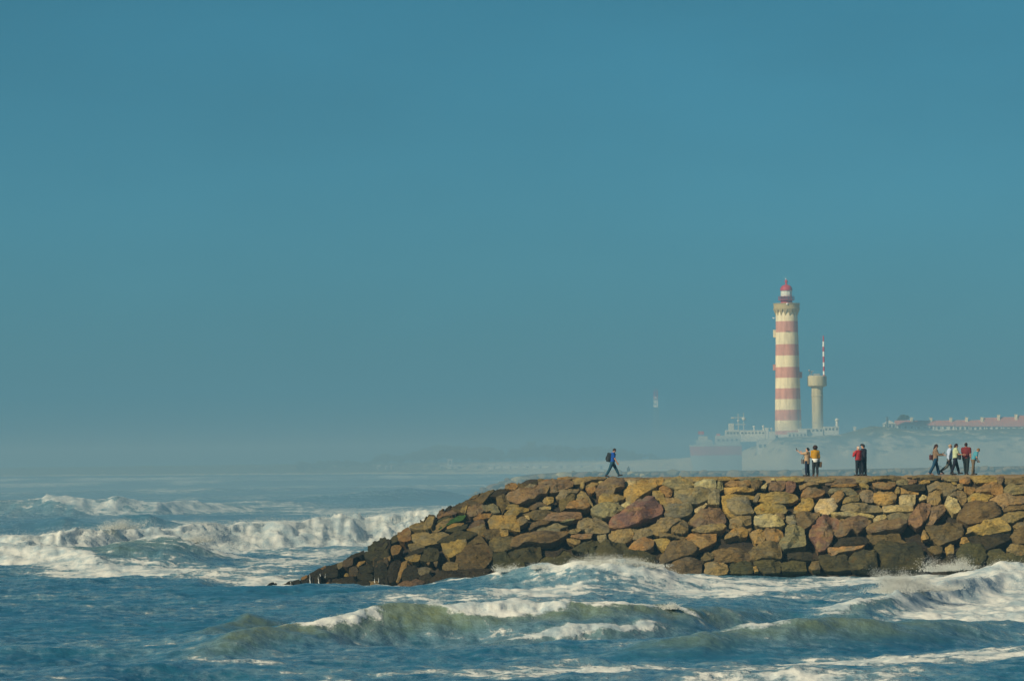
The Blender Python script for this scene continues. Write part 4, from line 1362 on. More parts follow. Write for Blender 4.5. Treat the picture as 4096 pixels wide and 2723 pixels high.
ROCKS = """
D p 60,190 160,130 330,140 350,200 340,270 230,290 190,360 60,370 0,390 -60,330 0,220
D c 345,170 400,135 490,150 515,190 450,230 370,240
D o 515,130 600,115 690,130 680,190 600,195 545,205 515,175
D o 690,130 890,100 885,200 820,220 740,185 690,180
D o 350,270 440,225 600,210 760,180 800,215 790,260 680,340 590,380 500,430 490,470 430,465 360,400
D t 880,220 990,120 1150,110 1310,180 1340,210 1270,265 1090,290 960,250
D r 845,265 905,235 990,255 1030,310 1010,370 940,380 880,310
D o 760,310 880,300 905,390 960,440 930,495 840,480 745,420
D g 1080,280 1250,265 1540,270 1560,340 1520,420 1400,480 1240,480 1130,430 1075,380
D g 1570,270 1620,265 1710,300 1700,480 1690,500 1560,490 1530,440 1560,350
D c 1360,180 1480,160 1640,165 1660,260 1500,270 1360,260
D o 1220,110 1420,105 1700,110 1720,150 1640,155 1400,165 1330,170 1220,150
D g 1670,165 1740,150 1760,260 1720,285 1670,255
D t 930,395 1040,400 1120,430 1220,480 1180,500 1060,500 960,480
D o 0,400 60,365 300,370 350,400 300,440 210,470 60,490 0,490 -20,440
D g -110,560 0,495 120,475 250,485 310,540 370,570 260,610 200,660 60,690 -40,660 -110,620
D c 290,500 370,465 460,455 470,520 430,575 390,580 300,530
D P 330,640 400,590 480,560 560,470 680,445 800,475 880,560 870,640 830,660 680,720 560,780 490,790 400,820 250,840 150,830 170,760 230,680
D t 150,850 280,855 420,830 470,900 440,990 330,1035 200,1010 130,940
D g 480,840 600,835 720,860 750,905 640,960 480,990 470,900
D g 920,510 1100,515 1280,510 1320,560 1280,640 1170,680 990,680 920,640 960,600
D t 650,820 760,780 830,700 960,690 1160,690 1150,740 1040,800 960,870 830,930 760,880
D p 1340,640 1500,530 1660,505 1760,590 1790,700 1760,740 1560,740 1400,790 1290,740 1290,690
D c 1340,560 1450,520 1500,470 1530,480 1500,530 1400,610 1350,600
D t 1330,860 1420,800 1600,760 1740,775 1780,810 1740,860 1640,885 1440,890
D r 1210,940 1290,895 1460,897 1670,880 1640,980 1580,1060 1410,1120 1290,1050 1210,1000
D r 420,1100 470,1030 590,970 740,1000 770,1070 700,1130 570,1175 430,1140
D o 770,990 880,970 1000,980 1000,1050 980,1130 920,1140 830,1080
D b 840,880 1000,930 1180,950 1200,980 1130,980 1010,960 860,960
D b 1020,870 1060,770 1180,740 1250,770 1250,880 1180,930 1050,920
D b 1000,1060 1180,1000 1300,1060 1400,1120 1330,1200 1240,1220 1060,1260 980,1290 880,1340 860,1230 930,1150
D m 350,1180 500,1170 650,1180 800,1230 780,1330 680,1360 500,1360 340,1280
D m 0,1080 120,1010 330,1050 400,1130 340,1230 200,1340 100,1300 0,1290 -60,1180
D b 1100,1270 1240,1240 1440,1280 1440,1440 1300,1480 1120,1480 1040,1450 920,1390 990,1310
D t 1500,1310 1700,1310 1810,1340 1820,1460 1640,1490 1500,1470
D b 1440,1250 1530,1180 1600,1190 1610,1260 1560,1290 1480,1290
E b -10,1170 110,1120 270,1120 400,1125 530,1170 540,1270 400,1295 280,1290 130,1300 10,1290
E m 250,1310 540,1300 570,1340 560,1450 400,1460 240,1450 250,1360
E o 0,110 140,105 330,110 370,140 240,155 120,160 0,150
E r 180,210 260,175 400,160 520,170 540,230 420,250 250,240
E o 180,252 340,257 580,262 600,290 520,310 340,320 220,345 170,290
E b 540,180 680,150 710,190 660,250 610,280 560,240
E g 380,125 520,110 700,115 720,140 580,155 420,150
E c 700,240 770,180 780,220 760,270 690,260
E p 830,180 1000,150 1040,170 1030,240 990,290 880,300 800,270
E P 1050,170 1180,165 1190,240 1140,310 1030,310 1000,285 1040,230
E o 910,120 1080,105 1290,100 1300,140 1200,160 1060,150 930,150
E c 820,110 890,105 900,140 830,145
E o 680,330 860,330 1050,320 1180,350 1210,400 1140,450 1000,460 800,460 680,440 660,390
E t 580,420 640,330 690,340 655,410 640,450 590,450
E o 130,380 260,350 400,350 600,380 570,420 400,395 200,425 150,430
E g 200,430 350,395 520,430 550,530 580,620 400,660 340,650 270,600 210,520
E o 130,430 190,440 250,570 330,625 320,660 250,660 190,600 150,530
E t 330,680 550,660 555,770 420,800 250,830 260,720
E o 610,510 700,480 870,490 1010,490 1060,560 1030,610 900,600 740,610 640,620 600,580
E c 615,680 740,640 840,640 930,690 1030,770 940,820 740,820 610,780
E t 890,620 1020,620 1030,700 970,700 890,650
E g 1040,650 1150,620 1190,680 1190,760 1110,770 1040,710
E o 1170,510 1260,470 1270,390 1440,410 1450,490 1400,560 1300,590 1170,600
E r 1260,320 1350,240 1480,225 1610,290 1540,350 1400,375 1260,380
E t 1240,230 1330,190 1500,170 1510,205 1360,228 1270,270
E t 1310,120 1500,110 1700,110 1780,130 1700,160 1520,175 1400,160 1310,150
E b 1190,620 1280,605 1500,610 1510,650 1440,760 1290,850 1210,770 1195,690
E g 1050,800 1190,790 1290,870 1330,1090 1010,1130 960,1040 1030,960
E o 190,930 310,830 430,810 500,870 480,950 430,960 340,950 170,985
E t 500,835 570,835 540,870 525,900 505,865
E o 530,910 700,850 750,890 740,1000 700,1040 620,1050 560,980
E r 760,860 930,840 1000,900 1000,970 940,1030 800,1020 750,960
E b 620,1080 770,1040 940,1040 985,1150 970,1260 840,1270 650,1290 560,1260 530,1170
E m 600,1310 840,1285 960,1290 970,1440 760,1450 650,1400
E o 580,1370 630,1365 650,1440 600,1445
E m 990,1320 1130,1280 1320,1300 1330,1430 1160,1440 990,1430
E d 1060,1190 1200,1180 1400,1190 1440,1290 1300,1290 1080,1270
F P 30,720 160,660 360,690 380,760 380,860 300,890 290,1000 170,1130 90,1150 20,1010 -40,940 0,830
F p 390,700 560,690 760,690 820,740 790,800 700,850 640,890 560,850 470,930 380,950 320,900 395,850
F c 260,610 400,595 600,630 800,640 860,650 850,690 700,685 540,685 330,670
F c 40,510 100,410 200,385 290,410 350,520 290,590 170,650 120,640 110,600 40,570
F r 270,380 350,310 420,300 460,370 420,420 360,470 310,440
F g 400,250 500,235 590,260 640,330 560,350 470,340 400,290
F t 440,420 540,365 660,365 660,440 540,455 430,480
F g 420,560 440,490 560,465 800,470 940,490 990,570 900,590 700,590 560,590
F t 660,320 780,270 860,300 865,440 840,460 730,440 690,380
F o 870,320 1000,300 1150,310 1200,390 1190,430 1080,480 960,480 880,440
F c 1010,530 1150,510 1260,510 1420,535 1420,585 1250,605 1030,610
F c 870,700 940,650 1040,640 1055,690 960,730 900,770 870,740
F g 1060,640 1230,615 1400,600 1370,660 1330,740 1220,700 1080,715
F p 770,850 860,780 1000,730 1200,720 1330,760 1310,810 1200,870 1000,880 860,900
F c 1230,380 1290,350 1460,350 1465,400 1450,490 1330,500 1240,480
F o 1260,240 1290,300 1520,310 1500,340 1380,335 1260,330 1250,270
F d 1290,230 1440,210 1600,205 1600,290 1440,295 1310,260
F t 1170,310 1200,240 1245,240 1245,320 1200,340
F r 860,190 930,175 1100,180 1190,195 1170,230 1090,270 990,270 890,240
F o 660,190 770,190 810,230 790,260 700,240
F r 260,225 380,205 600,198 650,210 560,230 400,240
F p 180,180 280,130 420,110 590,120 620,170 540,193 360,198 220,200
F t 625,120 680,95 840,120 870,150 740,180 640,170
F b 845,100 1000,98 1250,98 1330,130 1180,148 1060,140 940,150 870,140
F t 1070,155 1180,160 1180,190 1110,178
F g 1195,152 1350,140 1360,200 1260,210 1200,200
F p 1390,130 1490,115 1480,170 1420,195 1365,190
F b 1340,95 1600,90 1604,130 1520,170 1495,110
F o 1500,200 1600,150 1604,195 1540,203
F g 270,260 380,245 390,280 330,310 260,330 220,300
F d 300,1070 400,990 560,960 780,960 780,1060 640,1085 480,1085 360,1100
F r 230,1110 340,1110 480,1100 640,1100 740,1090 700,1140 580,1170 470,1180 360,1190 300,1230 250,1180
F m 90,1200 240,1180 290,1240 420,1200 500,1260 520,1330 560,1400 380,1420 200,1420 120,1340
F m 530,1270 600,1180 740,1150 910,1200 910,1330 930,1400 760,1420 570,1410
F m 900,1090 1000,1000 1200,1040 1400,1040 1540,1060 1560,1240 1520,1390 1300,1400 1000,1400 960,1200
F b 780,905 880,915 1040,900 1240,880 1260,970 1350,1020 1150,1030 980,1000 880,1050 820,980
F b 0,1280 80,1280 110,1420 0,1430 -60,1390
G p 60,550 130,470 250,500 250,600 210,680 130,780 60,820 0,790 -60,730 -20,620
G p 260,500 400,490 450,480 470,560 380,660 280,760 200,760 220,680 270,590
G b 200,790 340,770 440,790 580,720 700,740 710,890 620,950 480,1000 380,1050 300,970 240,960
G o 120,960 160,850 235,960 200,980 140,990
G c 470,490 510,375 560,390 640,430 650,480 690,560 620,610 580,620 510,550
G t 210,420 230,330 300,290 420,330 380,370 400,440 350,490 290,490 220,470
G t 200,220 330,195 540,200 620,270 530,350 440,370 420,310 330,280 240,320
G t 530,360 620,280 760,330 770,420 720,490 660,440 640,390 560,380
G c 95,400 140,340 200,360 200,400 110,430
G o 640,215 715,190 718,250 690,280 640,260
G o 555,170 630,175 630,205 570,210
G r 725,220 880,250 890,290 820,350 740,300
G r 660,140 810,90 820,160 790,190 700,185
G o 830,90 1000,90 1190,110 1200,170 1050,180 900,180 870,140
G r 960,230 1050,195 1200,190 1270,240 1280,340 1230,380 1120,330 930,330 900,300
G o 790,390 860,350 990,340 1150,350 1100,400 1060,450 900,450 800,440
G p 1200,130 1240,90 1300,90 1300,150 1260,210 1220,190
G b 1310,110 1589,90 1640,90 1640,190 1440,198 1330,190
G t 1310,270 1400,210 1589,203 1640,210 1640,300 1589,330 1440,350 1320,340
G t 1090,420 1220,390 1390,358 1430,400 1589,360 1640,380 1640,460 1520,490 1340,510 1270,570 1200,540 1150,470
G b 1300,560 1400,520 1589,500 1640,500 1640,560 1460,580 1300,600
G b 650,690 700,580 760,500 840,470 1000,460 1120,480 1230,560 1240,630 1140,680 1060,700 960,750 800,770 720,740
G t 1250,680 1380,600 1560,600 1640,600 1640,650 1540,700 1430,750 1330,740
G o 780,930 800,830 960,770 1060,720 1240,690 1350,770 1380,860 1260,880 1100,920 960,930 870,890
G d 780,955 880,910 960,940 1100,930 1270,890 1370,880 1370,980 1200,1080 1060,1130 960,1060 820,1040
G t 1430,800 1540,740 1640,730 1640,810 1500,830
G b 1400,930 1470,850 1640,820 1640,1050 1480,1050 1440,1000
G t 1340,1140 1400,1060 1450,1080 1589,1100 1640,1100 1640,1200 1500,1230 1360,1180
G m 1090,1180 1200,1120 1270,1120 1340,1190 1480,1240 1640,1260 1640,1440 1300,1440 1090,1380
G m 660,1090 820,1050 960,1080 1040,1140 1040,1280 940,1380 740,1370 640,1200
G o 470,1100 540,1040 590,1070 590,1180 490,1185
G o 670,1050 700,960 770,960 830,1050 740,1058
G b 210,1110 300,1070 420,1090 410,1170 330,1190 260,1150
G d 430,1270 560,1200 640,1280 640,1400 480,1410
G b 0,85 300,88 420,110 280,148 130,130 0,130
G t 425,105 560,95 660,110 640,150 500,150
G o 90,190 150,150 230,130 250,170 160,200
C b 720,130 800,125 830,150 760,160 720,168
C p 720,180 860,140 1000,150 1150,140 1210,180 1200,230 1100,270 1000,310 890,320 870,230 760,230
C r 1000,110 1300,105 1310,130 1150,135 1010,140
C t 1230,120 1450,110 1690,110 1640,140 1500,150 1340,190 1240,200
C o 1320,240 1330,190 1380,170 1380,230 1360,260
C t 1400,240 1490,170 1590,190 1580,220 1480,250 1420,250
C r 1395,262 1480,257 1540,240 1530,300 1490,330 1430,300
C c 1570,160 1610,125 1650,140 1640,190 1590,190
C t 970,400 1060,290 1170,270 1310,280 1270,335 1180,340 1100,410 1010,430
C b 1020,440 1110,412 1200,342 1250,370 1240,440 1130,530 1040,580
C t 1260,370 1330,290 1400,310 1440,380 1490,470 1500,520 1440,450 1380,410 1270,430
C r 1120,540 1180,480 1270,440 1420,420 1460,520 1380,550 1260,550
C p 310,360 420,320 560,290 700,250 830,240 860,290 820,350 740,370 680,440 560,460 440,490 320,450
C b 400,250 440,180 480,200 530,190 560,230 460,280
C t 550,240 600,200 720,220 740,240 620,280 540,290 480,290
C d 630,190 680,155 710,170 700,210
C r 240,260 280,205 400,200 430,240 380,290 300,270
C o 790,430 840,390 930,390 940,450 850,490 800,480
C b 560,540 680,480 720,430 790,470 860,500 720,520 650,560
C c 730,530 830,505 900,510 900,550 780,555
C o 240,620 290,560 430,530 590,530 590,570 480,600 400,640 250,640
C o 270,550 300,500 430,490 440,520 350,540
C b 130,400 220,360 310,370 310,470 250,550 210,610 190,520 140,480
C g 10,510 80,480 140,520 170,600 80,610 30,560
C o 50,700 120,650 230,650 400,660 410,740 430,800 440,860 300,830 180,830 60,820
C o 160,845 290,845 290,930 200,940
C t 420,720 530,650 580,740 470,790 430,780
C c 530,650 590,650 605,700 560,710
C b 480,610 600,590 800,560 950,580 840,620 780,700 660,690 560,640
C p 790,690 860,600 1010,590 1200,580 1310,630 1340,680 1240,690 1060,720 900,710
C g 1030,740 1130,705 1250,692 1210,720 1090,740
C b 590,830 620,760 760,710 900,720 840,770 700,800 610,850
C g 640,880 760,805 880,772 1010,760 1130,800 1030,840 1030,885 900,900 700,905
C b 440,940 620,910 900,910 1080,900 1120,930 1020,990 890,1050 740,1058 560,1060 440,1105 340,1100 375,1000
C g 1280,760 1400,690 1550,680 1680,740 1740,810 1710,880 1600,900 1440,890 1380,850 1290,840
C t 1080,900 1220,840 1320,812 1330,850 1280,895 1160,910
C p 1170,920 1300,902 1490,902 1470,960 1330,970 1200,950
C t 1130,970 1200,960 1320,980 1310,1040 1240,1060 1150,1010
C g 1560,920 1690,920 1700,980 1620,1050 1580,1010
C m 1200,1130 1340,1050 1560,1000 1580,1060 1480,1120 1420,1190 1260,1130
C b 50,1000 200,950 365,970 335,1110 230,1150 80,1150 40,1060
C b 0,860 150,840 180,930 40,980 0,970 -40,920
C m 340,1120 550,1080 740,1062 760,1120 740,1260 690,1290 520,1290 320,1240 300,1160
C m 100,1200 250,1170 320,1260 500,1310 520,1400 400,1450 200,1470 120,1420 110,1260
C m 760,1280 860,1220 1000,1200 1080,1110 1160,1140 1240,1220 1440,1200 1460,1300 1300,1380 1060,1400 800,1420
C m 1440,1180 1500,1110 1600,1080 1560,1200 1620,1310 1460,1340
B d 0,950 110,915 190,920 190,1010 120,1060 0,1060
B m 190,910 240,860 310,830 320,900 210,950
B r 305,830 440,780 470,820 460,910 380,930 310,910
B t 480,760 600,690 690,640 780,650 740,770 640,790 520,780
B b 690,640 720,600 790,605 800,660 760,690
B t 750,790 830,695 960,635 1030,620 1010,680 880,760 820,800
B m 790,680 880,620 960,580 980,600 930,640 830,680
B p 790,620 880,580 1000,540 1050,530 1040,570 900,600 800,640
B p 810,600 840,540 900,515 920,550 860,585
B d 930,540 960,490 1000,480 1010,520 960,548
B G 850,760 960,685 1060,615 1170,600 1130,660 980,710 900,750
B o 950,760 960,735 1060,690 1150,690 1120,720 1030,740
B b 1010,510 1080,450 1210,420 1200,480 1140,540 1060,530
B o 1125,540 1150,460 1190,425 1210,470 1180,560
B b 1210,420 1290,360 1400,330 1480,340 1400,420 1300,450 1220,450
B p 1210,560 1260,470 1380,450 1440,500 1380,560 1300,590 1250,600
B g 1390,470 1460,450 1510,520 1440,540
B r 1290,620 1390,580 1510,570 1480,620 1380,640 1300,650
B d 1490,335 1560,280 1680,250 1720,290 1600,350
B b 1400,330 1480,285 1560,258 1540,290 1480,335
B m 920,790 1080,730 1200,710 1180,770 1040,805
B o 1210,770 1340,740 1400,690 1450,770 1440,860 1360,830 1290,800
B t 480,850 620,810 740,840 860,820 950,840 900,890 830,930 700,960 600,980 520,920
B m 840,940 930,870 1060,820 1260,810 1310,840 1180,910 1000,945
B o 870,960 1000,950 1160,930 1180,970 1120,1060 980,1130 930,1070
B b 1100,1100 1180,1020 1320,970 1430,960 1500,1060 1500,1160 1420,1260 1280,1290 1120,1270 1080,1200
B t 890,1230 960,1200 1070,1210 1070,1290 960,1310 880,1290
B r 210,1000 300,980 340,1000 300,1080 230,1110
B t 440,980 520,960 600,990 650,1000 580,1060 480,1060
B o 400,1140 500,1110 590,1090 560,1180 490,1190 420,1170
B d 480,1070 640,1020 660,1050 600,1085 500,1108 400,1130
B m 600,1170 680,1040 800,1030 830,1100 800,1170 700,1190
B t 760,1180 820,1190 800,1250 770,1220
B t 670,1210 730,1190 700,1240
B g 540,1320 590,1280 690,1275 720,1300 690,1350 600,1370
B d 580,1380 700,1350 740,1400 680,1470 590,1480
B p 320,1500 400,1450 530,1420 580,1440 640,1470 520,1510 400,1520
B o 280,1440 310,1330 350,1210 420,1190 410,1260 360,1330 320,1440
B d 200,1230 310,1185 330,1220 300,1330 260,1440 180,1460 160,1320
B d 740,1410 880,1320 1060,1310 1180,1400 1100,1470 900,1490 740,1490
B d 1080,1300 1280,1300 1440,1290 1500,1300 1400,1410 1200,1430
B t 100,1200 130,1130 200,1110 200,1170 140,1210
B d 0,1070 110,1080 120,1130 80,1200 0,1210
B d 0,1220 90,1220 150,1260 140,1380 60,1440 0,1420
B d 360,1340 420,1270 520,1270 540,1330 570,1390 500,1430 360,1440
B b 1180,980 1300,900 1360,840 1440,950 1300,960
B p 1240,730 1300,660 1400,650 1430,690 1330,740 1230,760
A k 65,1345 80,1270 150,1215 220,1210 270,1270 300,1345 200,1375
A d 310,1340 360,1260 480,1190 540,1170 530,1260 500,1330 400,1360
A d 545,1160 690,1130 715,1200 700,1320 560,1325 540,1260
A r 715,1110 740,1060 820,1040 840,1075 770,1110
A d 720,1130 860,1060 910,1080 890,1290 720,1320
A d 860,1050 930,1020 1000,960 1090,940 1160,1000 1080,1060 930,1070
A d 940,1090 1090,1070 1100,1150 1060,1270 950,1310
A r 1100,920 1150,870 1200,870 1190,920 1130,930
A d 1210,860 1340,830 1420,815 1430,880 1330,920 1220,910
A d 1110,1040 1180,930 1330,930 1420,960 1400,1060 1280,1090 1190,1060
A t 1425,850 1460,800 1520,790 1500,880 1430,920
A b 1520,790 1600,730 1700,730 1690,830 1600,870 1530,860
A d 1600,720 1700,660 1820,600 1900,570 1920,640 1800,680 1720,720
A o 1780,850 1820,800 1930,770 1920,800 1840,850 1800,880
A m 1990,530 2010,480 2090,455 2140,510 2100,580 2000,580
A m 2100,450 2200,390 2330,375 2359,470 2300,560 2170,560
A o 1540,1060 1570,1000 1620,1010 1620,1060
A b 1640,900 1760,880 1800,960 1760,1040 1650,1040
A d 1240,1130 1330,1100 1480,1110 1500,1200 1400,1180 1280,1230
A r 1200,1190 1250,1170 1270,1220 1210,1240
A g 1350,1240 1400,1190 1480,1190 1500,1300 1420,1310
A d 1520,1110 1700,1070 1760,1160 1740,1260 1600,1280 1520,1200
A d 1830,890 1960,840 2080,880 2060,980 1900,1000 1830,960
A p 2120,1000 2190,970 2280,1000 2200,1050 2130,1040
A d 1800,1010 1960,1020 2080,1060 2060,1130 1900,1130 1790,1090
A t 2010,1150 2130,1120 2180,1150 2160,1260 2020,1260
A d 2200,1080 2359,1060 2359,1230 2200,1250
A m 1960,600 2080,600 2200,580 2359,570 2359,700 2200,760 2040,740 1940,690
A d 1740,1180 1900,1150 2000,1170 2000,1260 1760,1270
A b 2100,780 2250,770 2359,720 2359,860 2240,930 2100,870
"""


def unproject(px, py):
    """photo pixels -> points on the breakwater's slope"""
    d = ray(px, py)
    t = np.arange(214, 262, .06)
    P = EYE[None, None, :] + d[:, None, :] * t[None, :, None]
    g = jetty(P[..., 0], P[..., 1]) - P[..., 2]
    hit = g > 0
    k = np.where(hit.any(1), hit.argmax(1), np.abs(t - 251.0).argmin())
    return P[np.arange(len(k)), k]


def resample(poly, n):
    p = np.asarray(poly, float)
    q = np.roll(p, -1, 0)
    # one soft corner cut keeps the traced outline but rounds the quarry edges
    p = np.stack([p * .90 + q * .10, p * .10 + q * .90], 1).reshape(-1, 2)
    q = np.roll(p, -1, 0)
    seg = np.linalg.norm(q - p, axis=1)
    s = np.concatenate([[0], np.cumsum(seg)])
    u = np.linspace(0, s[-1], n, endpoint=False)
    k = np.clip(np.searchsorted(s, u, "right") - 1, 0, len(p) - 1)
    f = ((u - s[k]) / seg[k])[:, None]
    return p[k] * (1 - f) + q[k] * f


def make_rock(rim, seed, bulge=1.0, grow=1.0):
    """rim: (n,3) outline lying on the slope -> closed boulder mesh arrays"""
    rng = np.random.default_rng(seed)
    c = rim.mean(0)
    e = 0.3
    gx = (jetty(c[0] + e, c[1]) - jetty(c[0] - e, c[1])) / (2 * e)
    gy = (jetty(c[0], c[1] + e) - jetty(c[0], c[1] - e)) / (2 * e)
    n_ = np.array([-float(gx), -float(gy), 1.0])
    n_ = n_ / np.linalg.norm(n_)
    # boulders stand out of the slope towards the sea rather than straight up
    n_ = n_ * .75 + np.array([0, -1.0, 0]) * .5
    n_ /= np.linalg.norm(n_)
    t1 = np.cross(n_, [0, 0, 1.0])
    t1 /= np.linalg.norm(t1)
    t2 = np.cross(t1, n_)
    rel = (rim - c) * grow
    u, v = rel @ t1, rel @ t2
    area = .5 * abs(np.sum(u * np.roll(v, -1) - v * np.roll(u, -1)))
    sz = math.sqrt(max(area, .01))
    ru, rv = np.ptp(u) / 2 + .01, np.ptp(v) / 2 + .01
    b = bulge * sz * rng.uniform(.17, .26)
    tu, tv = rng.uniform(-.35, .30), rng.uniform(-.05, .45)
    # a faceted cap: the lowest of several split planes
    K = rng.integers(5, 8)
    a0 = rng.uniform(0, 2 * PI)
    planes = [(a0 + 2 * PI * k / K + rng.uniform(-.35, .35), rng.uniform(.5, 2.4), rng.uniform(.02, .75)) for k in range(K)]
    push = rng.uniform(-.16, .12) * sz * min(1.0, bulge ** 2)
    jag = 1 + .08 * (fbm(np.arange(len(rim)) * .5, np.full(len(rim), seed * .37), s=3, o=2) - .5)
    V = []
    for s, hh in [(.30, -1.25), (.80, -1.0), (.99, -.55), (1.055, -.10), (1.07, .40), (1.06, .80), (1.02, .97), (.92, 1), (.76, 1), (.63, 1), (.49, 1), (.34, 1), (.18, 1), (0.02, 1)]:
        q = s * (rel * jag[:, None])
        a_, b_ = (q @ t1) / ru, (q @ t2) / rv
        if hh < 0:
            z = np.full(len(q), hh * sz)
        else:
            z = 1.0 + tu * a_ + tv * b_
            for (an, sl, of) in planes:
                z = np.minimum(z, 1.0 + tu * a_ + tv * b_ - sl * np.maximum(0, math.cos(an) * a_ + math.sin(an) * b_ - of))
            z = (b * np.maximum(z, .05) + push * (hh > .9)) * hh + push * (hh <= .9)
        V.append(c + q + n_ * z[:, None])
    rings = V
    V = V + [(c + n_ * b)[None], (c - n_ * sz * 1.3)[None]]
    nr = len(rim)
    V = np.concatenate(V)
    nn = fbm(V[:, 0] * 1.7 + seed * 3.1, V[:, 1] * 1.7, V[:, 2] * 1.7, s=seed % 97, o=4, g=.55) - .5
    nn2 = fbm(V[:, 0] * 5 + seed, V[:, 1] * 5, V[:, 2] * 7, s=seed % 89, o=3) - .5
    out = V - (c - n_ * .4 * sz)
    out /= np.linalg.norm(out, axis=1)[:, None]
    V = V + out * (nn * .24 * sz ** .8 + nn2 * .15 * min(1, sz))[:, None]
    R = len(rings)
    i = np.arange(nr)
    j = (i + 1) % nr
    F4 = np.concatenate([np.stack([k * nr + i, k * nr + j, (k + 1) * nr + j, (k + 1) * nr + i], -1) for k in range(R - 1)])
    top, bot = R * nr, R * nr + 1
    F3 = np.concatenate([np.stack([(R - 1) * nr + i, (R - 1) * nr + j, np.full(nr, top)], -1), np.stack([j, i, np.full(nr, bot)], -1)])
    return V, F4, F3, c, sz


def rock_material():
    m, nt, N, L, P = new_mat("armour_stone")
    tc = N.new("ShaderNodeTexCoord")
    oi = N.new("ShaderNodeObjectInfo")

    def noise(scale, mapping=(1, 1, 1), detail=8, rough=.62, dist=0.0):
        mp = N.new("ShaderNodeMapping")
        mp.inputs["Scale"].default_value = mapping
        ad = N.new("ShaderNodeVectorMath")
        ad.operation = "MULTIPLY_ADD"
        L.new(oi.outputs["Random"], ad.inputs[0])
        ad.inputs[1].default_value = (13, 7, 19)
        L.new(tc.outputs["Object"], ad.inputs[2])
        L.new(ad.outputs["Vector"], mp.inputs["Vector"])
        no = N.new("ShaderNodeTexNoise")
        no.inputs["Scale"].default_value = scale
        no.inputs["Detail"].default_value = detail
        no.inputs["Roughness"].default_value = rough
        no.inputs["Distortion"].default_value = dist
        L.new(mp.outputs["Vector"], no.inputs["Vector"])
        return no.outputs["Fac"]

    def mr(v, a, b, lo=0, hi=1):
        n = N.new("ShaderNodeMapRange")
        n.interpolation_type = "SMOOTHSTEP"
        for k, q in (("From Min", a), ("From Max", b), ("To Min", lo), ("To Max", hi)):
            n.inputs[k].default_value = q
        L.new(v, n.inputs["Value"])
        return n.outputs["Result"]

    def mix(f, a, b, mode="MIX"):
        n = N.new("ShaderNodeMix")
        n.data_type = "RGBA"
        n.blend_type = mode
        if isinstance(f, float):
            n.inputs["Factor"].default_value = f
        else:
            L.new(f, n.inputs["Factor"])
        for k, q in (("A", a), ("B", b)):
            if isinstance(q, tuple):
                n.inputs[k].default_value = (*q, 1)
            else:
                L.new(q, n.inputs[k])
        return n.outputs["Result"]

    base = oi.outputs["Color"]
    blotch = noise(.85, (1, 1, 1.3), 7, .6, .4)
    grain = noise(5.5, (1, 1, 1.8), 8, .68)
    strata = noise(2.0, (.7, .7, 4.5), 6, .6, .6)
    c1 = mix(mr(blotch, .40, .62), mix(1.0, base, (1.20, 1.10, .82), "MULTIPLY"), mix(1.0, base, (.72, .78, .90), "MULTIPLY"))
    c2 = mix(mr(strata, .50, .64, 0, .8), c1, mix(1.0, base, (1.35, 1.30, 1.18), "MULTIPLY"))
    c3 = mix(mr(grain, .32, .54, .8, 0), c2, mix(1.0, base, (.42, .40, .42), "MULTIPLY"))
    # rust and lichen spots
    c4 = mix(mr(noise(1.9, (1, 1, 1), 6, .6), .60, .70, 0, .5), c3, mix(1.0, base, (1.5, .95, .38), "MULTIPLY"))
    # lichen and mineral bands that ignore the stone's own tint (dry stones only)
    sp_ = N.new("ShaderNodeSeparateColor")
    L.new(base, sp_.inputs["Color"])
    dry = mr(sp_.outputs["Red"], .10, .22)
    och = N.new("ShaderNodeMath")
    och.operation = "MULTIPLY"
    L.new(mr(noise(.7, (1, 1, 1.4), 6, .65, .5), .50, .66, 0, .55), och.inputs[0])
    L.new(dry, och.inputs[1])
    gry = N.new("ShaderNodeMath")
    gry.operation = "MULTIPLY"
    L.new(mr(noise(.9, (1.1, .9, 1.0), 6, .65, .5), .52, .66, 0, .5), gry.inputs[0])
    L.new(dry, gry.inputs[1])
    c4 = mix(och.outputs[0], c4, (.34, .245, .085))
    c4 = mix(gry.outputs[0], c4, (.22, .20, .135))
    L.new(c4, P.inputs["Base Color"])
    P.inputs["Roughness"].default_value = .92
    P.inputs["Specular IOR Level"].default_value = .18
    b = N.new("ShaderNodeBump")
    b.inputs["Strength"].default_value = .8
    b.inputs["Distance"].default_value = .22
    sm = N.new("ShaderNodeMath")
    sm.operation = "ADD"
    L.new(grain, sm.inputs[0])
    L.new(strata, sm.inputs[1])
    L.new(sm.outputs[0], b.inputs["Height"])
    L.new(b.outputs["Normal"], P.inputs["Normal"])
    return m


M_ROCK = rock_material()


def anchor(px):
    T = [(1190, "at the seaward tip"), (1330, "beside the white trickles near the tip"), (1470, "right of the white trickles"), (1600, "between toe and green weed patch"),
         (1740, "just left of the green weed patch"), (1850, "around the green weed patch"), (1960, "right of the green weed patch"), (2080, "where slope meets crest"),
         (2200, "on the bare left crest"), (2330, "left of the man in blue"), (2480, "below the man in blue"), (2600, "right of the man in blue"), (2720, "above the splashing wave's end"),
         (2850, "midway from man to women"), (2980, "above the calm white wash"), (3110, "short of the woman in beige"), (3200, "left below the woman in beige"), (3300, "below the two women"), (3390, "between women and couple"),
         (3490, "below the couple"), (3600, "right of the couple"), (3700, "left of the walking group"), (3800, "below the woman with phone"), (3910, "below the walking group"), (4010, "right of the walking group"), (9999, "at the photo's right edge")]
    for lim, s in T:
        if px < lim:
            return s


def course(f):
    return ("on top", "high up", "mid height", "low down", "at the waterline")[0 if f < .10 else 1 if f < .34 else 2 if f < .60 else 3 if f < .82 else 4]


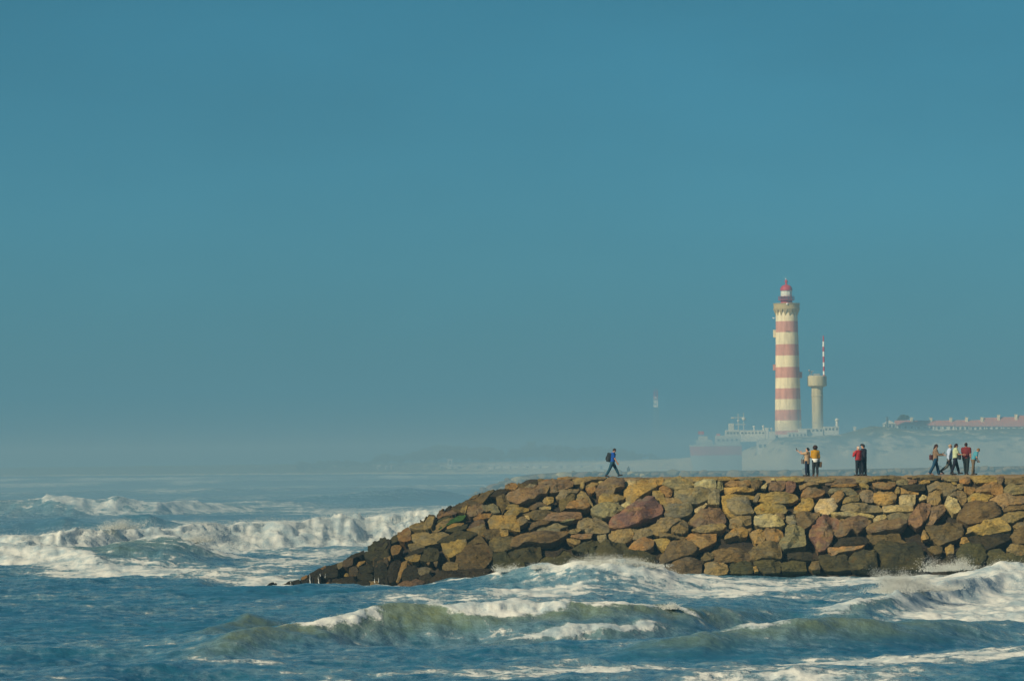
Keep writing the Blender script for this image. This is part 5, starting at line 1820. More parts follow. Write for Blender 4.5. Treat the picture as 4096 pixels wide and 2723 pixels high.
def build_rocks():
    info = []
    for k, line in enumerate(ROCKS.strip().splitlines()):
        q = line.split()
        x0, y0, s = CROPS[q[0]]
        poly = [(x0 + float(a) / s, y0 + float(b) / s) for a, b in (w_.split(",") for w_ in q[2:])]
        pp = resample(poly, 48)
        rim = unproject(pp[:, 0], pp[:, 1])
        V, F4, F3, c, sz = make_rock(rim * 1.0 + 0, 1000 + k, bulge=.6 if np.mean(pp[:, 0]) < 2050 else 1.0, grow=1.08 if np.mean(pp[:, 0]) < 2050 else 1.0)
        me = mesh_np("boulder", V - c, [F4, F3])
        me.polygons.foreach_set("use_smooth", [True] * len(me.polygons))
        me.set_sharp_from_angle(angle=math.radians(26))
        o = link("boulder", me, M_ROCK)
        o.location = c
        rr = random.uniform(.86, 1.14)
        col = RCOL[q[1]]
        pxm = x0 + np.mean([float(w_.split(",")[0]) for w_ in q[2:]]) / s
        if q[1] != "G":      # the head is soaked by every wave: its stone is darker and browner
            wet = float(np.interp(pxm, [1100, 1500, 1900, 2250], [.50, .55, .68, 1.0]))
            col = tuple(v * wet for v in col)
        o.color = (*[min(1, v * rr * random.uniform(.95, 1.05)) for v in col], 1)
        px, py = np.mean([a for a, _ in poly]), np.mean([b for _, b in poly])
        w_, h_ = np.ptp([a for a, _ in poly]), np.ptp([b for _, b in poly])
        top = 1905.0 if px > 2100 else float(np.interp(px, [1065, 1200, 1400, 1560, 1730, 1850, 1990, 2100], [2330, 2305, 2215, 2150, 2048, 1993, 1942, 1908]))
        bot = float(np.interp(px, [1065, 1500, 2000, 3000, 4096], [2360, 2345, 2315, 2290, 2262]))
        f = (py - top) / (bot - top)
        shape = "flat" if w_ > 2.3 * h_ else "long" if w_ > 1.65 * h_ else "upright" if h_ > 1.25 * w_ else "blocky"
        size = "huge" if sz > 2.1 else "large" if sz > 1.35 else "middling" if sz > .8 else "small"
        info.append(dict(o=o, px=px, py=py, col=RNAME[q[1]], shape=shape, size=size, anc=anchor(px), cr=course(f)))
    # labels: look first, then place; twins are told apart by order
    groups = {}
    for r in info:
        r["lab"] = f"{r['size']} {r['col']} {r['shape']} boulder {r['cr']} {r['anc']}"
        groups.setdefault(r["lab"], []).append(r)
    for lab, rs in groups.items():
        if len(rs) == 2:
            a, b = sorted(rs, key=lambda r: r["px"])
            if abs(a["px"] - b["px"]) > 14:
                a["lab"], b["lab"] = "left of two: " + lab, "right of two: " + lab
            else:
                a, b = sorted(rs, key=lambda r: r["py"])
                a["lab"], b["lab"] = "upper of two: " + lab, "lower of two: " + lab
        elif len(rs) > 2:
            for n_, r in zip(("leftmost", "second from left", "third from left", "fourth from left", "fifth from left"), sorted(rs, key=lambda r: r["px"])):
                r["lab"] = f"{n_}: {lab}"
    for r in info:
        tag(r["o"], r["lab"].replace(": ", ", "), "boulder", "boulders of the near breakwater")
    return info


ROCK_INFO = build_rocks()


# the wall goes on past the picture's right edge: one mass of the same stones
bv, bf, nb = [], [], 0
for r in ROCK_INFO:
    if r["px"] < 3640:
        continue
    me = r["o"].data
    v = np.array([q.co for q in me.vertices]) * [1.06, 1, 1] + np.array(r["o"].location)
    for k in (1, 2):
        bv.append(v + np.array([6.55 * k, -.655 * k, -.026 * k]))
        bf.append([tuple(i + nb for i in q.vertices) for q in me.polygons])
        nb += len(v)
me = bpy.data.meshes.new("boulders")
me.from_pydata([tuple(p) for q in bv for p in q], [], [p for q in bf for p in q])
me.polygons.foreach_set("use_smooth", [True] * len(me.polygons))
me.set_sharp_from_angle(angle=math.radians(26))
o = link("boulders", me, M_ROCK)
o.color = (.24, .18, .085, 1)
tag(o, "boulders of the near breakwater running on past the right edge", "boulders", kind="stuff")


# dark rubble core that fills the gaps behind the boulders
def build_core():
    xs = np.arange(-15.5, 46, .28)
    ys = np.arange(236, 263, .28)
    X, Y = np.meshgrid(xs, ys)
    g = jetty(X, Y)
    front = np.clip((crest_front(X) + .4 - Y) / 1.2, 0, 1)
    slope = np.maximum(front, np.clip((X_E + .3 - X) / 1.2, 0, 1))
    drop = slope * (.72 + .9 * (billow(X * .9, Y * .9, s=91, o=3) - .45))
    Z = g - drop - .12
    Z = np.maximum(Z, -3)
    nr, nc = X.shape
    i = np.arange(nr - 1)[:, None] * nc + np.arange(nc - 1)[None, :]
    me = mesh_np("breakwater", np.stack([X, Y, Z], -1).reshape(-1, 3), np.stack([i, i + 1, i + nc + 1, i + nc], -1).reshape(-1, 4))
    me.polygons.foreach_set("use_smooth", [True] * len(me.polygons))
    return me


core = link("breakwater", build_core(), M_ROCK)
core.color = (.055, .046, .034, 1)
tag(core, "dark rubble body of the near breakwater, seen in the gaps between its boulders", "breakwater")

# the rough walkway along the crest
xs = np.arange(X_E + .6, 46, .2)
ys = np.linspace(-.25, CW - .2, 18)
X, T = np.meshgrid(xs, ys)
Y = crest_front(X) + T
Z = crest_z(X) - .10 - .35 * np.clip((X_E + 2.6 - X) / 2, 0, 1) + .22 * (fbm(X * 1.5, Y * 1.5, s=95, o=3) - .5) - .5 * (T < -.1)
nr, nc = X.shape
i = np.arange(nr - 1)[:, None] * nc + np.arange(nc - 1)[None, :]
me = mesh_np("path", np.stack([X, Y, Z], -1).reshape(-1, 3), np.stack([i, i + 1, i + nc + 1, i + nc], -1).reshape(-1, 4))
path = link("path", me, simple("path_stone", (.22, .16, .085), .95, .55, 1.6))
tag(path, "rough stony walkway along the top of the near breakwater", "path", kind="structure")

# water still running off the dark toe after the last wave
mb = MB()
for (pc, r0, r1, wd) in [(1243, 2312, 2354, 5), (1283, 2304, 2318, 3), (1277, 2318, 2346, 4), (1303, 2308, 2324, 2), (1500, 2324, 2344, 3), (1516, 2325, 2342, 3), (1165, 2332, 2356, 3)]:
    n = 7
    px = [pc + random.uniform(-1.5, 1.5) + (3 if r1 - r0 > 25 else 0) * (k / n - .5) for k in range(n)]
    py = list(np.linspace(r0, r1, n))
    P = unproject(np.array(px), np.array(py))
    rings = []
    for k in range(n):
        ww = wd / 68.0 * (.25 + .85 * k / (n - 1))
        p = P[k] + np.array([0, -.62, .22])
        rings.append([(p[0] - ww / 2, p[1], p[2]), (p[0], p[1] - .09, p[2] + .03), (p[0] + ww / 2, p[1], p[2]), (p[0], p[1] + .1, p[2] - .03)])
    mb.loft(rings)
run = mb.build("trickles", m_spray)
tag(run, "thin white trickles of sea water draining off the dark toe rocks", "runoff", kind="stuff")

# ------------------------------------------------------------------ second breakwater, farther out in the mist
FJY = 760.0
fj = FPX / FJY


def far_top(col):
    return float(np.interp(col, [1880, 1960, 2050, 2130, 2250, 2400, 2550, 2700, 2900, 3200, 3600, 4096, 4400],
                           [1975, 1936, 1903, 1890, 1882, 1880, 1879, 1877, 1876, 1873, 1866, 1857, 1851]))


def far_surface(col, t):
    """t 0 crest front edge .. 1 waterline"""
    p = at(col, far_top(col), FJY)
    return np.array([p[0], FJY - 6.0 * t, p[2] - (p[2] + .6) * t])


cols = np.linspace(1870, 4400, 140)
rows = []
for t in (-1.2, -.2, 0, .15, .35, .6, 1.0):
    r = []
    for c in cols:
        p = far_surface(c, max(0, t))
        if t < 0:
            p = p + np.array([0, -t * 6, -.15 if t > -1 else -3.0])
        p[2] -= .75 * (t > 0) + .25
        r.append(p)
    rows.append(r)
V = np.array(rows).reshape(-1, 3)
nr, nc = 7, len(cols)
i = np.arange(nr - 1)[:, None] * nc + np.arange(nc - 1)[None, :]
farb = link("breakwater", mesh_np("far_breakwater", V, np.stack([i, i + nc, i + nc + 1, i + 1], -1).reshape(-1, 4)), M_ROCK)
farb.color = (.12, .10, .07, 1)
tag(farb, "misty body of the far breakwater running behind the near one", "breakwater")


def generic_rock(seed):
    rng = np.random.default_rng(seed)
    bm = bmesh.new()
    bmesh.ops.create_icosphere(bm, subdivisions=3, radius=1.0)
    me = bpy.data.meshes.new("far_boulder")
    V = np.array([v.co for v in bm.verts])
    bm.to_mesh(me)
    bm.free()
    V = V * np.array([rng.uniform(1.0, 1.5), .9, rng.uniform(.65, .95)])
    for k in range(9):
        md = rng.normal(size=3)
        md /= np.linalg.norm(md)
        dd = V @ md
        V = V - md * (np.maximum(0, dd - rng.uniform(.5, .8)) * .93)[:, None]
    V = V * (1 + .22 * (fbm(V[:, 0] * 1.4 + seed, V[:, 1] * 1.4, V[:, 2] * 1.4, s=seed, o=3) - .5))[:, None]
    me.vertices.foreach_set("co", V.astype(np.float32).ravel())
    me.polygons.foreach_set("use_smooth", [True] * len(me.polygons))
    me.set_sharp_from_angle(angle=math.radians(32))
    return me


far_meshes = [generic_rock(k + 3) for k in range(9)]
n_far = 0
frr = np.random.default_rng(77)
FAR_MAX = 300 - len(ROCK_INFO)
cands = []
c = 1895.0
while c < 4120:
    wpx = frr.choice([22, 28, 34, 44, 58])
    cands.append((c + wpx / 2, wpx, frr.uniform(.02, .16)))
    c += wpx * .80
n_first = len(cands)
c = 1960.0
while c < 4120:
    wpx = frr.uniform(26, 54)
    cands.append((c + wpx / 2, wpx, frr.uniform(.24, .36)))
    c += wpx * .95
extra_v, extra_f, nb = [], [], 0
for k, (c, wpx, t) in enumerate(cands):
    p = far_surface(c, t)
    me = far_meshes[frr.integers(0, 9)]
    s = wpx / fj * .54
    loc = (p[0], p[1] - s * .25, p[2] - s * .45 + frr.uniform(-.1, .12))
    rot = (frr.uniform(-.2, .2), frr.uniform(-.25, .25), frr.uniform(0, 6.28))
    scl = (s, s, s * frr.uniform(.55, .9))
    col = RCOL[frr.choice(list("ttgcbcpo"))]
    if n_far < FAR_MAX:
        o = bpy.data.objects.new("boulder", me)
        COL.objects.link(o)
        if not len(me.materials):
            me.materials.append(M_ROCK)
        o.scale, o.location, o.rotation_euler = scl, loc, rot
        o.color = (*col, 1)
        tag(o, "mist-greyed boulder on the far breakwater's front", "boulder", "boulders of the far misty breakwater")
        n_far += 1
    else:
        from mathutils import Euler
        Mx = Matrix.LocRotScale(Vector(loc), Euler(rot), Vector(scl))
        v = np.array([Mx @ q.co for q in me.vertices])
        extra_v.append(v)
        extra_f.append(np.array([tuple(q.vertices) for q in me.polygons]) + nb)
        nb += len(v)
if extra_v:
    me = mesh_np("boulders", np.concatenate(extra_v), np.concatenate(extra_f))
    me.polygons.foreach_set("use_smooth", [True] * len(me.polygons))
    me.set_sharp_from_angle(angle=math.radians(32))
    o = link("boulders", me, M_ROCK)
    o.color = (.27, .20, .11, 1)
    tag(o, "remaining smaller boulders packed below the far breakwater's crest", "boulders", kind="stuff")
# ------------------------------------------------------------------ people: one smooth skinned surface per body, clothes over it
def sd_cone(P, a, b, ra, rb):
    a, b = np.asarray(a, float), np.asarray(b, float)
    ba = b - a
    L2 = max(ba @ ba, 1e-9)
    t = np.clip(((P - a) @ ba) / L2, 0, 1)
    d = np.linalg.norm(P - (a + t[..., None] * ba), axis=-1)
    return d - (ra + (rb - ra) * t)


def sd_ell(P, c, r, ax=None):
    q = P - np.asarray(c, float)
    if ax is not None:
        q = q @ np.asarray(ax, float).T
    r = np.asarray(r, float)
    k0 = np.linalg.norm(q / r, axis=-1)
    k1 = np.linalg.norm(q / (r * r), axis=-1) + 1e-9
    return k0 * (k0 - 1) / k1


def smin(a, b, k):
    h = np.clip(.5 + .5 * (b - a) / k, 0, 1)
    return b * (1 - h) + a * h - k * h * (1 - h)


def surface_net(fn, lo, hi, step):
    ax = [np.arange(lo[i], hi[i] + step, step) for i in range(3)]
    G = np.stack(np.meshgrid(*ax, indexing="ij"), -1)
    D = fn(G)
    nx, ny, nz = D.shape
    ins = D < 0
    corner = [(i, j, k) for i in (0, 1) for j in (0, 1) for k in (0, 1)]
    sl = lambda A, c: A[c[0]:nx - 1 + c[0], c[1]:ny - 1 + c[1], c[2]:nz - 1 + c[2]]
    s = sum(sl(ins, c).astype(int) for c in corner)
    act = (s > 0) & (s < 8)
    ids = -np.ones(act.shape, int)
    ids[act] = np.arange(act.sum())
    acc = np.zeros((act.sum(), 3))
    cnt = np.zeros(act.sum())
    for a in corner:
        for d in range(3):
            if a[d] == 1:
                continue
            b = list(a)
            b[d] = 1
            va, vb = sl(D, a)[act], sl(D, tuple(b))[act]
            cr = (va < 0) != (vb < 0)
            t = np.where(cr, va / np.where(cr, va - vb, 1), 0)
            p = np.tile(np.array(a, float), (len(t), 1))
            p[:, d] += t
            acc += p * cr[:, None]
            cnt += cr
    base = np.argwhere(act).astype(float)
    V = (base + acc / np.maximum(cnt, 1)[:, None]) * step + np.array([a[0] for a in ax])
    F = []
    for d in range(3):
        e, f = [(1, 2), (2, 0), (0, 1)][d]
        A = ins
        sh = [slice(None)] * 3
        s0 = [slice(1, -1)] * 3
        s0[d] = slice(0, -1)
        s1 = [slice(1, -1)] * 3
        s1[d] = slice(1, None)
        x = A[tuple(s0)] != A[tuple(s1)]
        idx = np.argwhere(x)
        if not len(idx):
            continue
        off = np.ones(3, int)
        off[d] = 0
        idx = idx + off
        inside = A[tuple(idx.T)]
        q = []
        for (de, df) in ((0, 0), (-1, 0), (-1, -1), (0, -1)):
            c = idx.copy()
            c[:, e] += de
            c[:, f] += df
            q.append(ids[tuple(c.T)])
        q = np.stack(q, -1)
        ok = (q >= 0).all(1)
        q, inside = q[ok], inside[ok]
        q[~inside] = q[~inside][:, ::-1]
        F.append(q)
    return V, np.concatenate(F)


def rotm(pitch, side):
    """unit vector: hanging straight down, swung forward by pitch and outward (+Y) by side"""
    cp, sp_ = math.cos(pitch), math.sin(pitch)
    return np.array([sp_ * math.cos(side), math.sin(side), -cp * math.cos(side)])


PMAT = {}


def pm(name, rgb, rough=.85):
    if name not in PMAT:
        PMAT[name] = simple(name, rgb, rough, .10, 9.0)
    return PMAT[name]


SKIN = (.50, .27, .18)


def person(px, row, Y, hpx, yaw, label, skin=SKIN, top=((.1, .1, .1), "fabric"), legs=((.02, .03, .05), "cloth"), hair=((.03, .02, .015), "short"),
           shoes=(.03, .03, .035), lean=0.0, head=(0.0, 0.0), arms=((0, .1, .1), (0, .1, .1)), legp=((0, 0), (0, 0)), sleeve="short", hem=.46, wide=1.0, flare=0.0, bulk=1.0, group=None, extra=None, twist=0.0, stripes=None):
    """hpx: standing height in photo pixels. arms/legs: (left, right) = (forward swing, outward, elbow bend) / (thigh swing, knee bend) in radians"""
    h = hpx / FPX * Y
    d2 = lambda v: np.asarray(v, float) * h
    sp = np.array([math.sin(lean), 0, math.cos(lean)])
    pel = d2([0, 0, .525])
    chest = pel + sp * .175 * h
    neck0 = pel + sp * .295 * h
    hl = lean + head[0]
    hd = np.array([math.sin(hl), 0, math.cos(hl)])
    neck1 = neck0 + (sp * .3 + hd * .7) * .045 * h
    hc = neck1 + hd * .062 * h
    hf = np.array([math.cos(hl), 0, -math.sin(hl)])      # face direction
    hyaw = head[1]
    rotz = np.array([[math.cos(hyaw), -math.sin(hyaw), 0], [math.sin(hyaw), math.cos(hyaw), 0], [0, 0, 1]])
    hf = rotz @ hf
    hs = np.cross(hd, hf)
    J = {}
    for k, sgn in ((0, 1), (1, -1)):
        sh = neck0 - sp * .018 * h + np.array([0, sgn * .102 * h * wide, 0])
        sw, out, el = arms[k][:3]
        fo = arms[k][3] if len(arms[k]) > 3 else out * .5
        u = rotm(sw + (-lean * .0), out)
        u[1] *= sgn
        elb = sh + u * .172 * h
        f = rotm(sw + el, fo)
        f[1] *= sgn
        wr = elb + f * .142 * h
        J["sh", k], J["el", k], J["wr", k], J["fd", k] = sh, elb, wr, f
        hp = pel + np.array([0, sgn * .048 * h, -.01 * h])
        th, kn = legp[k]
        a = rotm(th, .03)
        a[1] *= sgn
        knee = hp + a * .245 * h
        b = rotm(th - kn, .01)
        b[1] *= sgn
        ank = knee + b * .232 * h
        J["hip", k], J["kn", k], J["an", k] = hp, knee, ank
        fa = (th - kn)
        fp = fa * .75 if fa < -.25 else fa * .25
        J["toe", k] = ank + np.array([math.cos(fp) * .115, 0, math.sin(fp) * .115 - .022]) * h
        J["heel", k] = ank + np.array([-.022, 0, -.022]) * h
    zmin = min(min(J["toe", k][2], J["heel", k][2]) for k in (0, 1)) - .022 * h
    W = .017 * h

    def torso(P, g=0.0, low=-.03):
        d = sd_ell(P, pel + sp * .02 * h, np.array([.070, .095 * bulk, .085]) * h + g)
        d = smin(d, sd_ell(P, pel + sp * .115 * h, np.array([.066 * bulk, .086 * bulk, .11]) * h + g), .05 * h)
        d = smin(d, sd_ell(P, chest + sp * .04 * h, np.array([.074 * bulk, .105 * wide, .105]) * h + g), .05 * h)
        for k in (0, 1):
            d = smin(d, sd_cone(P, neck0, J["sh", k], .036 * h + g, .036 * h + g), .03 * h)
        return d

    def arm(P, k, g=0.0, upto="wr"):
        d = sd_cone(P, J["sh", k], J["el", k], .034 * h + g, .026 * h + g)
        if upto == "short":
            return sd_cone(P, J["sh", k], J["sh", k] * .38 + J["el", k] * .62, .036 * h + g, .033 * h + g)
        return smin(d, sd_cone(P, J["el", k], J["wr", k], .026 * h + g, .017 * h + g), .012 * h)

    def leg(P, k, g=0.0, fl=0.0):
        d = sd_cone(P, J["hip", k], J["kn", k], .058 * h + g, .037 * h + g)
        d = smin(d, sd_cone(P, J["kn", k], J["kn", k] * .45 + J["an", k] * .55, .037 * h + g, .034 * h + g + fl * .5), .015 * h)
        return smin(d, sd_cone(P, J["kn", k] * .45 + J["an", k] * .55, J["an", k], .033 * h + g + fl * .5, .023 * h + g + fl), .012 * h)

    def body(P):
        d = torso(P)
        d = smin(d, sd_cone(P, neck0 - sp * .01 * h, neck1 + hd * .02 * h, .034 * h, .030 * h), .02 * h)
        axm = np.stack([hf, hs, hd])
        d = smin(d, sd_ell(P, hc, np.array([.056, .044, .066]) * h, axm), .015 * h)
        d = smin(d, sd_ell(P, hc + hf * .022 * h - hd * .040 * h, np.array([.028, .028, .026]) * h, axm), .02 * h)
        d = smin(d, sd_cone(P, hc + hf * .050 * h + hd * .008 * h, hc + hf * .064 * h - hd * .012 * h, .006 * h, .010 * h), .01 * h)
        for s in (-1, 1):
            d = smin(d, sd_ell(P, hc + hs * s * .044 * h - hf * .004 * h, np.array([.013, .006, .018]) * h, axm), .004 * h)
        for k in (0, 1):
            d = smin(d, arm(P, k), .02 * h)
            d = smin(d, sd_ell(P, J["wr", k] + J["fd", k] * .030 * h, np.array([.024, .016, .026]) * h), .014 * h)
            d = smin(d, leg(P, k), .02 * h)
            d = smin(d, sd_cone(P, J["an", k], J["toe", k], .026 * h, .018 * h), .012 * h)
        return d

    pts = np.array([v for q, v in J.items() if q[0] != "fd"] + [hc + hd * .08 * h, hc + hf * .1 * h])
    lo, hi = pts.min(0) - .13 * h, pts.max(0) + .13 * h
    e = empty("person", tuple(at(px, row, Y)), yaw)
    e.location.z = float(crest_z(e.location.x)) - .05
    tag(e, label, "person", group)

    def part(name, fn, mat, l=lo, hh=hi, step=W):
        V, F = surface_net(fn, l, hh, step)
        V = V - np.array([0, 0, zmin])
        me = mesh_np(name, V, F)
        me.polygons.foreach_set("use_smooth", [True] * len(me.polygons))
        return link(name, me, mat, e)

    bodyo = part("body", body, pm("skin_%.2f" % skin[0], skin, .6))
    # five separate fingers and a thumb set into each palm, part of the same body mesh
    bm = bmesh.new()
    bm.from_mesh(bodyo.data)
    for k in (0, 1):
        fd = J["fd", k]
        side = np.cross(fd, [0, 1, 0])
        side /= np.linalg.norm(side)
        nrm = np.cross(fd, side)
        for q, (ln, off) in enumerate(((.042, .017), (.048, .006), (.045, -.005), (.036, -.016), (.034, .024))):
            thumb = q == 4
            a = J["wr", k] + fd * (.052 if not thumb else .020) * h + side * off * h
            curl = nrm * (.010 if not thumb else .004) * h * (1 if k else -1)
            mid = a + fd * ln * .55 * h + (side * .016 * h if thumb else 0) + curl * .4
            end = mid + fd * ln * .45 * h * (1 if not thumb else .8) + curl
            mbf = MB()
            mbf.tube(a - np.array([0, 0, zmin]), mid - np.array([0, 0, zmin]), .0055 * h, .0050 * h, 6)
            mbf.tube(mid - np.array([0, 0, zmin]), end - np.array([0, 0, zmin]), .0050 * h, .0036 * h, 6)
            tm = mbf.mesh("fingers")
            bm.from_mesh(tm)
            bpy.data.meshes.remove(tm)
    bm.to_mesh(bodyo.data)
    bm.free()
    bodyo.data.polygons.foreach_set("use_smooth", [True] * len(bodyo.data.polygons))
    # face
    mbf = MB()
    for s in (-1, 1):
        p = hc + hf * .049 * h + hs * s * .017 * h + hd * .006 * h - np.array([0, 0, zmin])
        mbf.ball(tuple(p), .0058 * h, 6)
    mbf.build("eyes", pm("eye_dark", (.03, .025, .02), .3), e)
    p = hc + hf * .0515 * h - hd * .036 * h - np.array([0, 0, zmin])
    mbf = MB()
    mbf.tube(tuple(p - hs * .013 * h), tuple(p + hs * .013 * h), .0035 * h, n=5)
    mbf.build("mouth", pm("lips", (.35, .13, .11), .5), e)

    # clothes
    tcol, tname = top
    g = .011 * h
    zh = pel[2] + (hem - .525) * h

    def shirt(P):
        d = torso(P, g * 1.15)
        if hem < .47:
            d = smin(d, sd_cone(P, pel, pel - np.array([0, 0, .525 - hem]) * h, .088 * h * bulk, .094 * h * bulk), .04 * h)
        if sleeve != "none":
            for k in (0, 1):
                d = smin(d, arm(P, k, g * (1.0 if sleeve == "long" else 1.2), "short" if sleeve == "short" else "wr"), .022 * h)
        d = smin(d, sd_cone(P, neck0 - sp * .02 * h, neck0 + sp * .012 * h, .040 * h + g, .036 * h + g), .015 * h)
        d = np.maximum(d, -((P - pel) @ sp) + (hem - .525) * h)
        return np.maximum(d, ((P - neck1) @ sp) + .002 * h)
    tmat = stripes if stripes else pm(tname, tcol)
    part("top", shirt, tmat)
    lcol, lname = legs

    def pants(P):
        d = sd_ell(P, pel + sp * .0 * h, np.array([.078, .102 * bulk, .075]) * h)
        for k in (0, 1):
            d = smin(d, leg(P, k, g * .9, flare * h), .02 * h)
        d = np.maximum(d, (P - pel) @ sp - .055 * h)
        for k in (0, 1):
            pass
        return d
    part("trousers", pants, pm(lname, lcol))
    for k in (0, 1):
        def shoe(P, k=k):
            d = sd_cone(P, J["heel", k] + np.array([.006, 0, .010]) * h, J["toe", k] + np.array([0, 0, .004]) * h, .030 * h, .023 * h)
            return smin(d, sd_cone(P, J["an", k], J["heel", k], .030 * h, .028 * h), .01 * h)
        c = (J["an", k] + J["toe", k]) / 2
        part("shoe", shoe, pm("shoe_%.2f_%.2f" % (shoes[0], shoes[1]), shoes, .6), c - .13 * h, c + .13 * h, W * .75)
    hcol, style = hair
    axm = np.stack([hf, hs, hd])

    def hairf(P):
        if style == "afro":
            d = sd_ell(P, hc - hf * .012 * h + hd * .012 * h, np.array([.080, .082, .082]) * h, axm)
            d = d + (.012 * h) * (vnoise(P[..., 0] * 60, P[..., 1] * 60, P[..., 2] * 60, 4) - .5) * 2
            cut = sd_ell(P, hc + hf * .062 * h - hd * .02 * h, np.array([.05, .045, .06]) * h, axm)
            return np.maximum(d, -cut)
        d = sd_ell(P, hc - hf * .006 * h + hd * .008 * h, np.array([.061, .051, .066]) * h, axm)
        cut = ((P - hc) @ (hf * .85 - hd * .53)) - .006 * h
        d = np.maximum(d, cut)
        if style == "long":
            d = smin(d, sd_cone(P, hc - hf * .030 * h, hc - hf * .045 * h - hd * .10 * h, .042 * h, .034 * h), .02 * h)
        elif style == "bob":
            d = smin(d, sd_cone(P, hc - hf * .028 * h, hc - hf * .034 * h - hd * .045 * h, .046 * h, .036 * h), .02 * h)
        elif style == "bun":
            d = smin(d, sd_ell(P, hc - hf * .058 * h + hd * .0 * h, np.array([.030, .032, .034]) * h, axm), .012 * h)
        elif style == "fringe":
            d = smin(d, sd_cone(P, hc + hd * .045 * h, hc + hf * .048 * h + hd * .036 * h, .03 * h, .016 * h), .02 * h)
            d = smin(d, sd_cone(P, hc - hf * .030 * h, hc - hf * .050 * h - hd * .10 * h, .040 * h, .028 * h), .02 * h)
        elif style == "bald":
            d = np.maximum(d, ((P - hc) @ hd) - .034 * h)
        return d
    part("hair", hairf, pm("hair_%.2f_%.2f" % (hcol[0], hcol[2]), hcol, .8), hc - .16 * h, hc + .12 * h, W * .7)
    if extra:
        for (nm, fn, mat) in extra(pel, sp, neck0, J, h, g, torso, arm):
            part(nm, fn, mat)
    Rz = np.array([[math.cos(yaw), -math.sin(yaw), 0], [math.sin(yaw), math.cos(yaw), 0], [0, 0, 1]])
    loc = np.array(e.location)
    world = lambda p: loc + Rz @ (np.asarray(p) - np.array([0, 0, zmin]))
    return dict(e=e, h=h, J=J, pel=pel, sp=sp, neck=neck0, world=world, yaw=yaw, Rz=Rz)


def thing_at(name, label, cat, p, yaw, group=None):
    e = empty(name, tuple(p), yaw)
    return tag(e, label, cat, group)


def phone_in(P, k, label, tilt=.9):
    p = P["world"](P["J"]["wr", k] + P["J"]["fd", k] * .062 * P["h"])
    e = thing_at("phone", label, "phone", p, P["yaw"])
    e.rotation_euler = (0, tilt, P["yaw"])
    mb = MB()
    mb.box(-.008, .008, -.042, .042, -.01, .155, .004)
    mb.build("case", pm("phone_case", (.02, .02, .025), .4), e)
    mb = MB()
    mb.box(-.0105, -.0085, -.037, .037, .002, .148)
    mb.build("screen", pm("phone_screen", (.06, .08, .10), .1), e)


def bag_at(P, local, size, rgb, label, strap_to=None, name="shoulder_bag", cat="bag", yaw=0.0):
    p = P["world"](local)
    e = thing_at(name, label, cat, p, P["yaw"] + yaw)
    a, b, c = size
    mb = MB()
    rings = []
    for t in np.linspace(0, 1, 7):
        k = .80 + .20 * math.sin(math.pi * min(1, .15 + t * .8)) - .25 * (t > .9)
        rings.append([(a * k * math.copysign(abs(math.cos(q)) ** .6, math.cos(q)), b * k * math.copysign(abs(math.sin(q)) ** .6, math.sin(q)), c * (t - .5) * 2) for q in np.linspace(0, 2 * PI, 16, endpoint=False)])
    mb.loft(rings)
    mat = pm("bag_%.2f_%.2f" % (rgb[0], rgb[2]), rgb, .6)
    mb.build("pouch", mat, e, 50)
    mb = MB()
    mb.box(-a * .85, a * .85, -b * 1.03, b * 1.03, c * .15, c * .92, .01)
    mb.build("flap", mat, e)
    if strap_to is not None:
        mb = MB()
        q = P["Rz"].T @ (P["world"](strap_to) - np.array(p))
        cy, sy = math.cos(-yaw), math.sin(-yaw)
        q = np.array([q[0] * cy - q[1] * sy, q[0] * sy + q[1] * cy, q[2]])
        for s in (-1, 1):
            mb.tube((s * a * .8, 0, c * .9), tuple(q + np.array([s * .02, 0, 0])), .011, .011, 5)
        mb.build("strap", mat, e)
    return e


def crow(px):
    """row of the crest path at a photo column"""
    return 1905


YP = 252.0
yp = lambda px: float(crest_front((px - 2048) / FPX * 250)) + 1.6

# 1 the man walking alone
P = person(2450, 1905, yp(2450), 119, 0.0, "man in bright blue shirt walking right along the crest with a backpack", top=((.006, .075, .36), "blue_shirt"), legs=((.012, .065, .11), "teal_jeans"),
           hair=((.035, .02, .014), "short"), lean=.10, head=(.42, 0), arms=((.30, .06, .22), (.34, .06, .16)), legp=((.52, .10), (-.40, .12)), sleeve="short", hem=.50, bulk=1.02)
J, h = P["J"], P["h"]
b = bag_at(P, P["pel"] + P["sp"] * .165 * h + np.array([-.135 * h, 0, 0]), (.135, .17, .27), (.020, .028, .035), "dark bulging backpack on the back of the man in blue", name="backpack", cat="backpack")
b.rotation_euler = (0, .16, 0)
mb = MB()
for s in (-1, 1):
    q = [(.10, s * .12, .20), (.22, s * .13, .33), (.36, s * .12, .24), (.36, s * .13, .02), (.12, s * .14, -.14)]
    for k in range(len(q) - 1):
        mb.tube(q[k], q[k + 1], .022, .022, 6)
mb.build("shoulder_strap", pm("bag_0.02_0.04", (.020, .028, .035)), b)
mb = MB()
mb.box(-.17, -.115, -.11, .11, -.18, .05, .02)
mb.build("front_pocket", pm("bag_0.02_0.04", (.020, .028, .035)), b)

# 2 woman in beige pointing
P = person(3229, 1900, yp(3229), 114, 2.65, "woman in beige top raising one arm to the left", top=((.44, .30, .18), "beige_top"), legs=((.012, .022, .05), "navy_trousers"), hair=((.012, .012, .016), "bun"),
           lean=-.05, head=(.0, .1), arms=((1.45, .10, .75), (1.15, .15, 1.1)), legp=((.04, .02), (-.06, .03)), sleeve="short", hem=.43, bulk=1.05, skin=(.52, .29, .20))
phone_in(P, 0, "phone held up by the woman in beige", .3)
h = P["h"]
bag_at(P, P["pel"] + np.array([.16 * h, .02 * h, -.02 * h]), (.09, .07, .13), (.10, .10, .11), "small grey bag hanging in front of the woman in beige", P["J"]["sh", 0] + np.array([0.02, 0, .03]) * h)

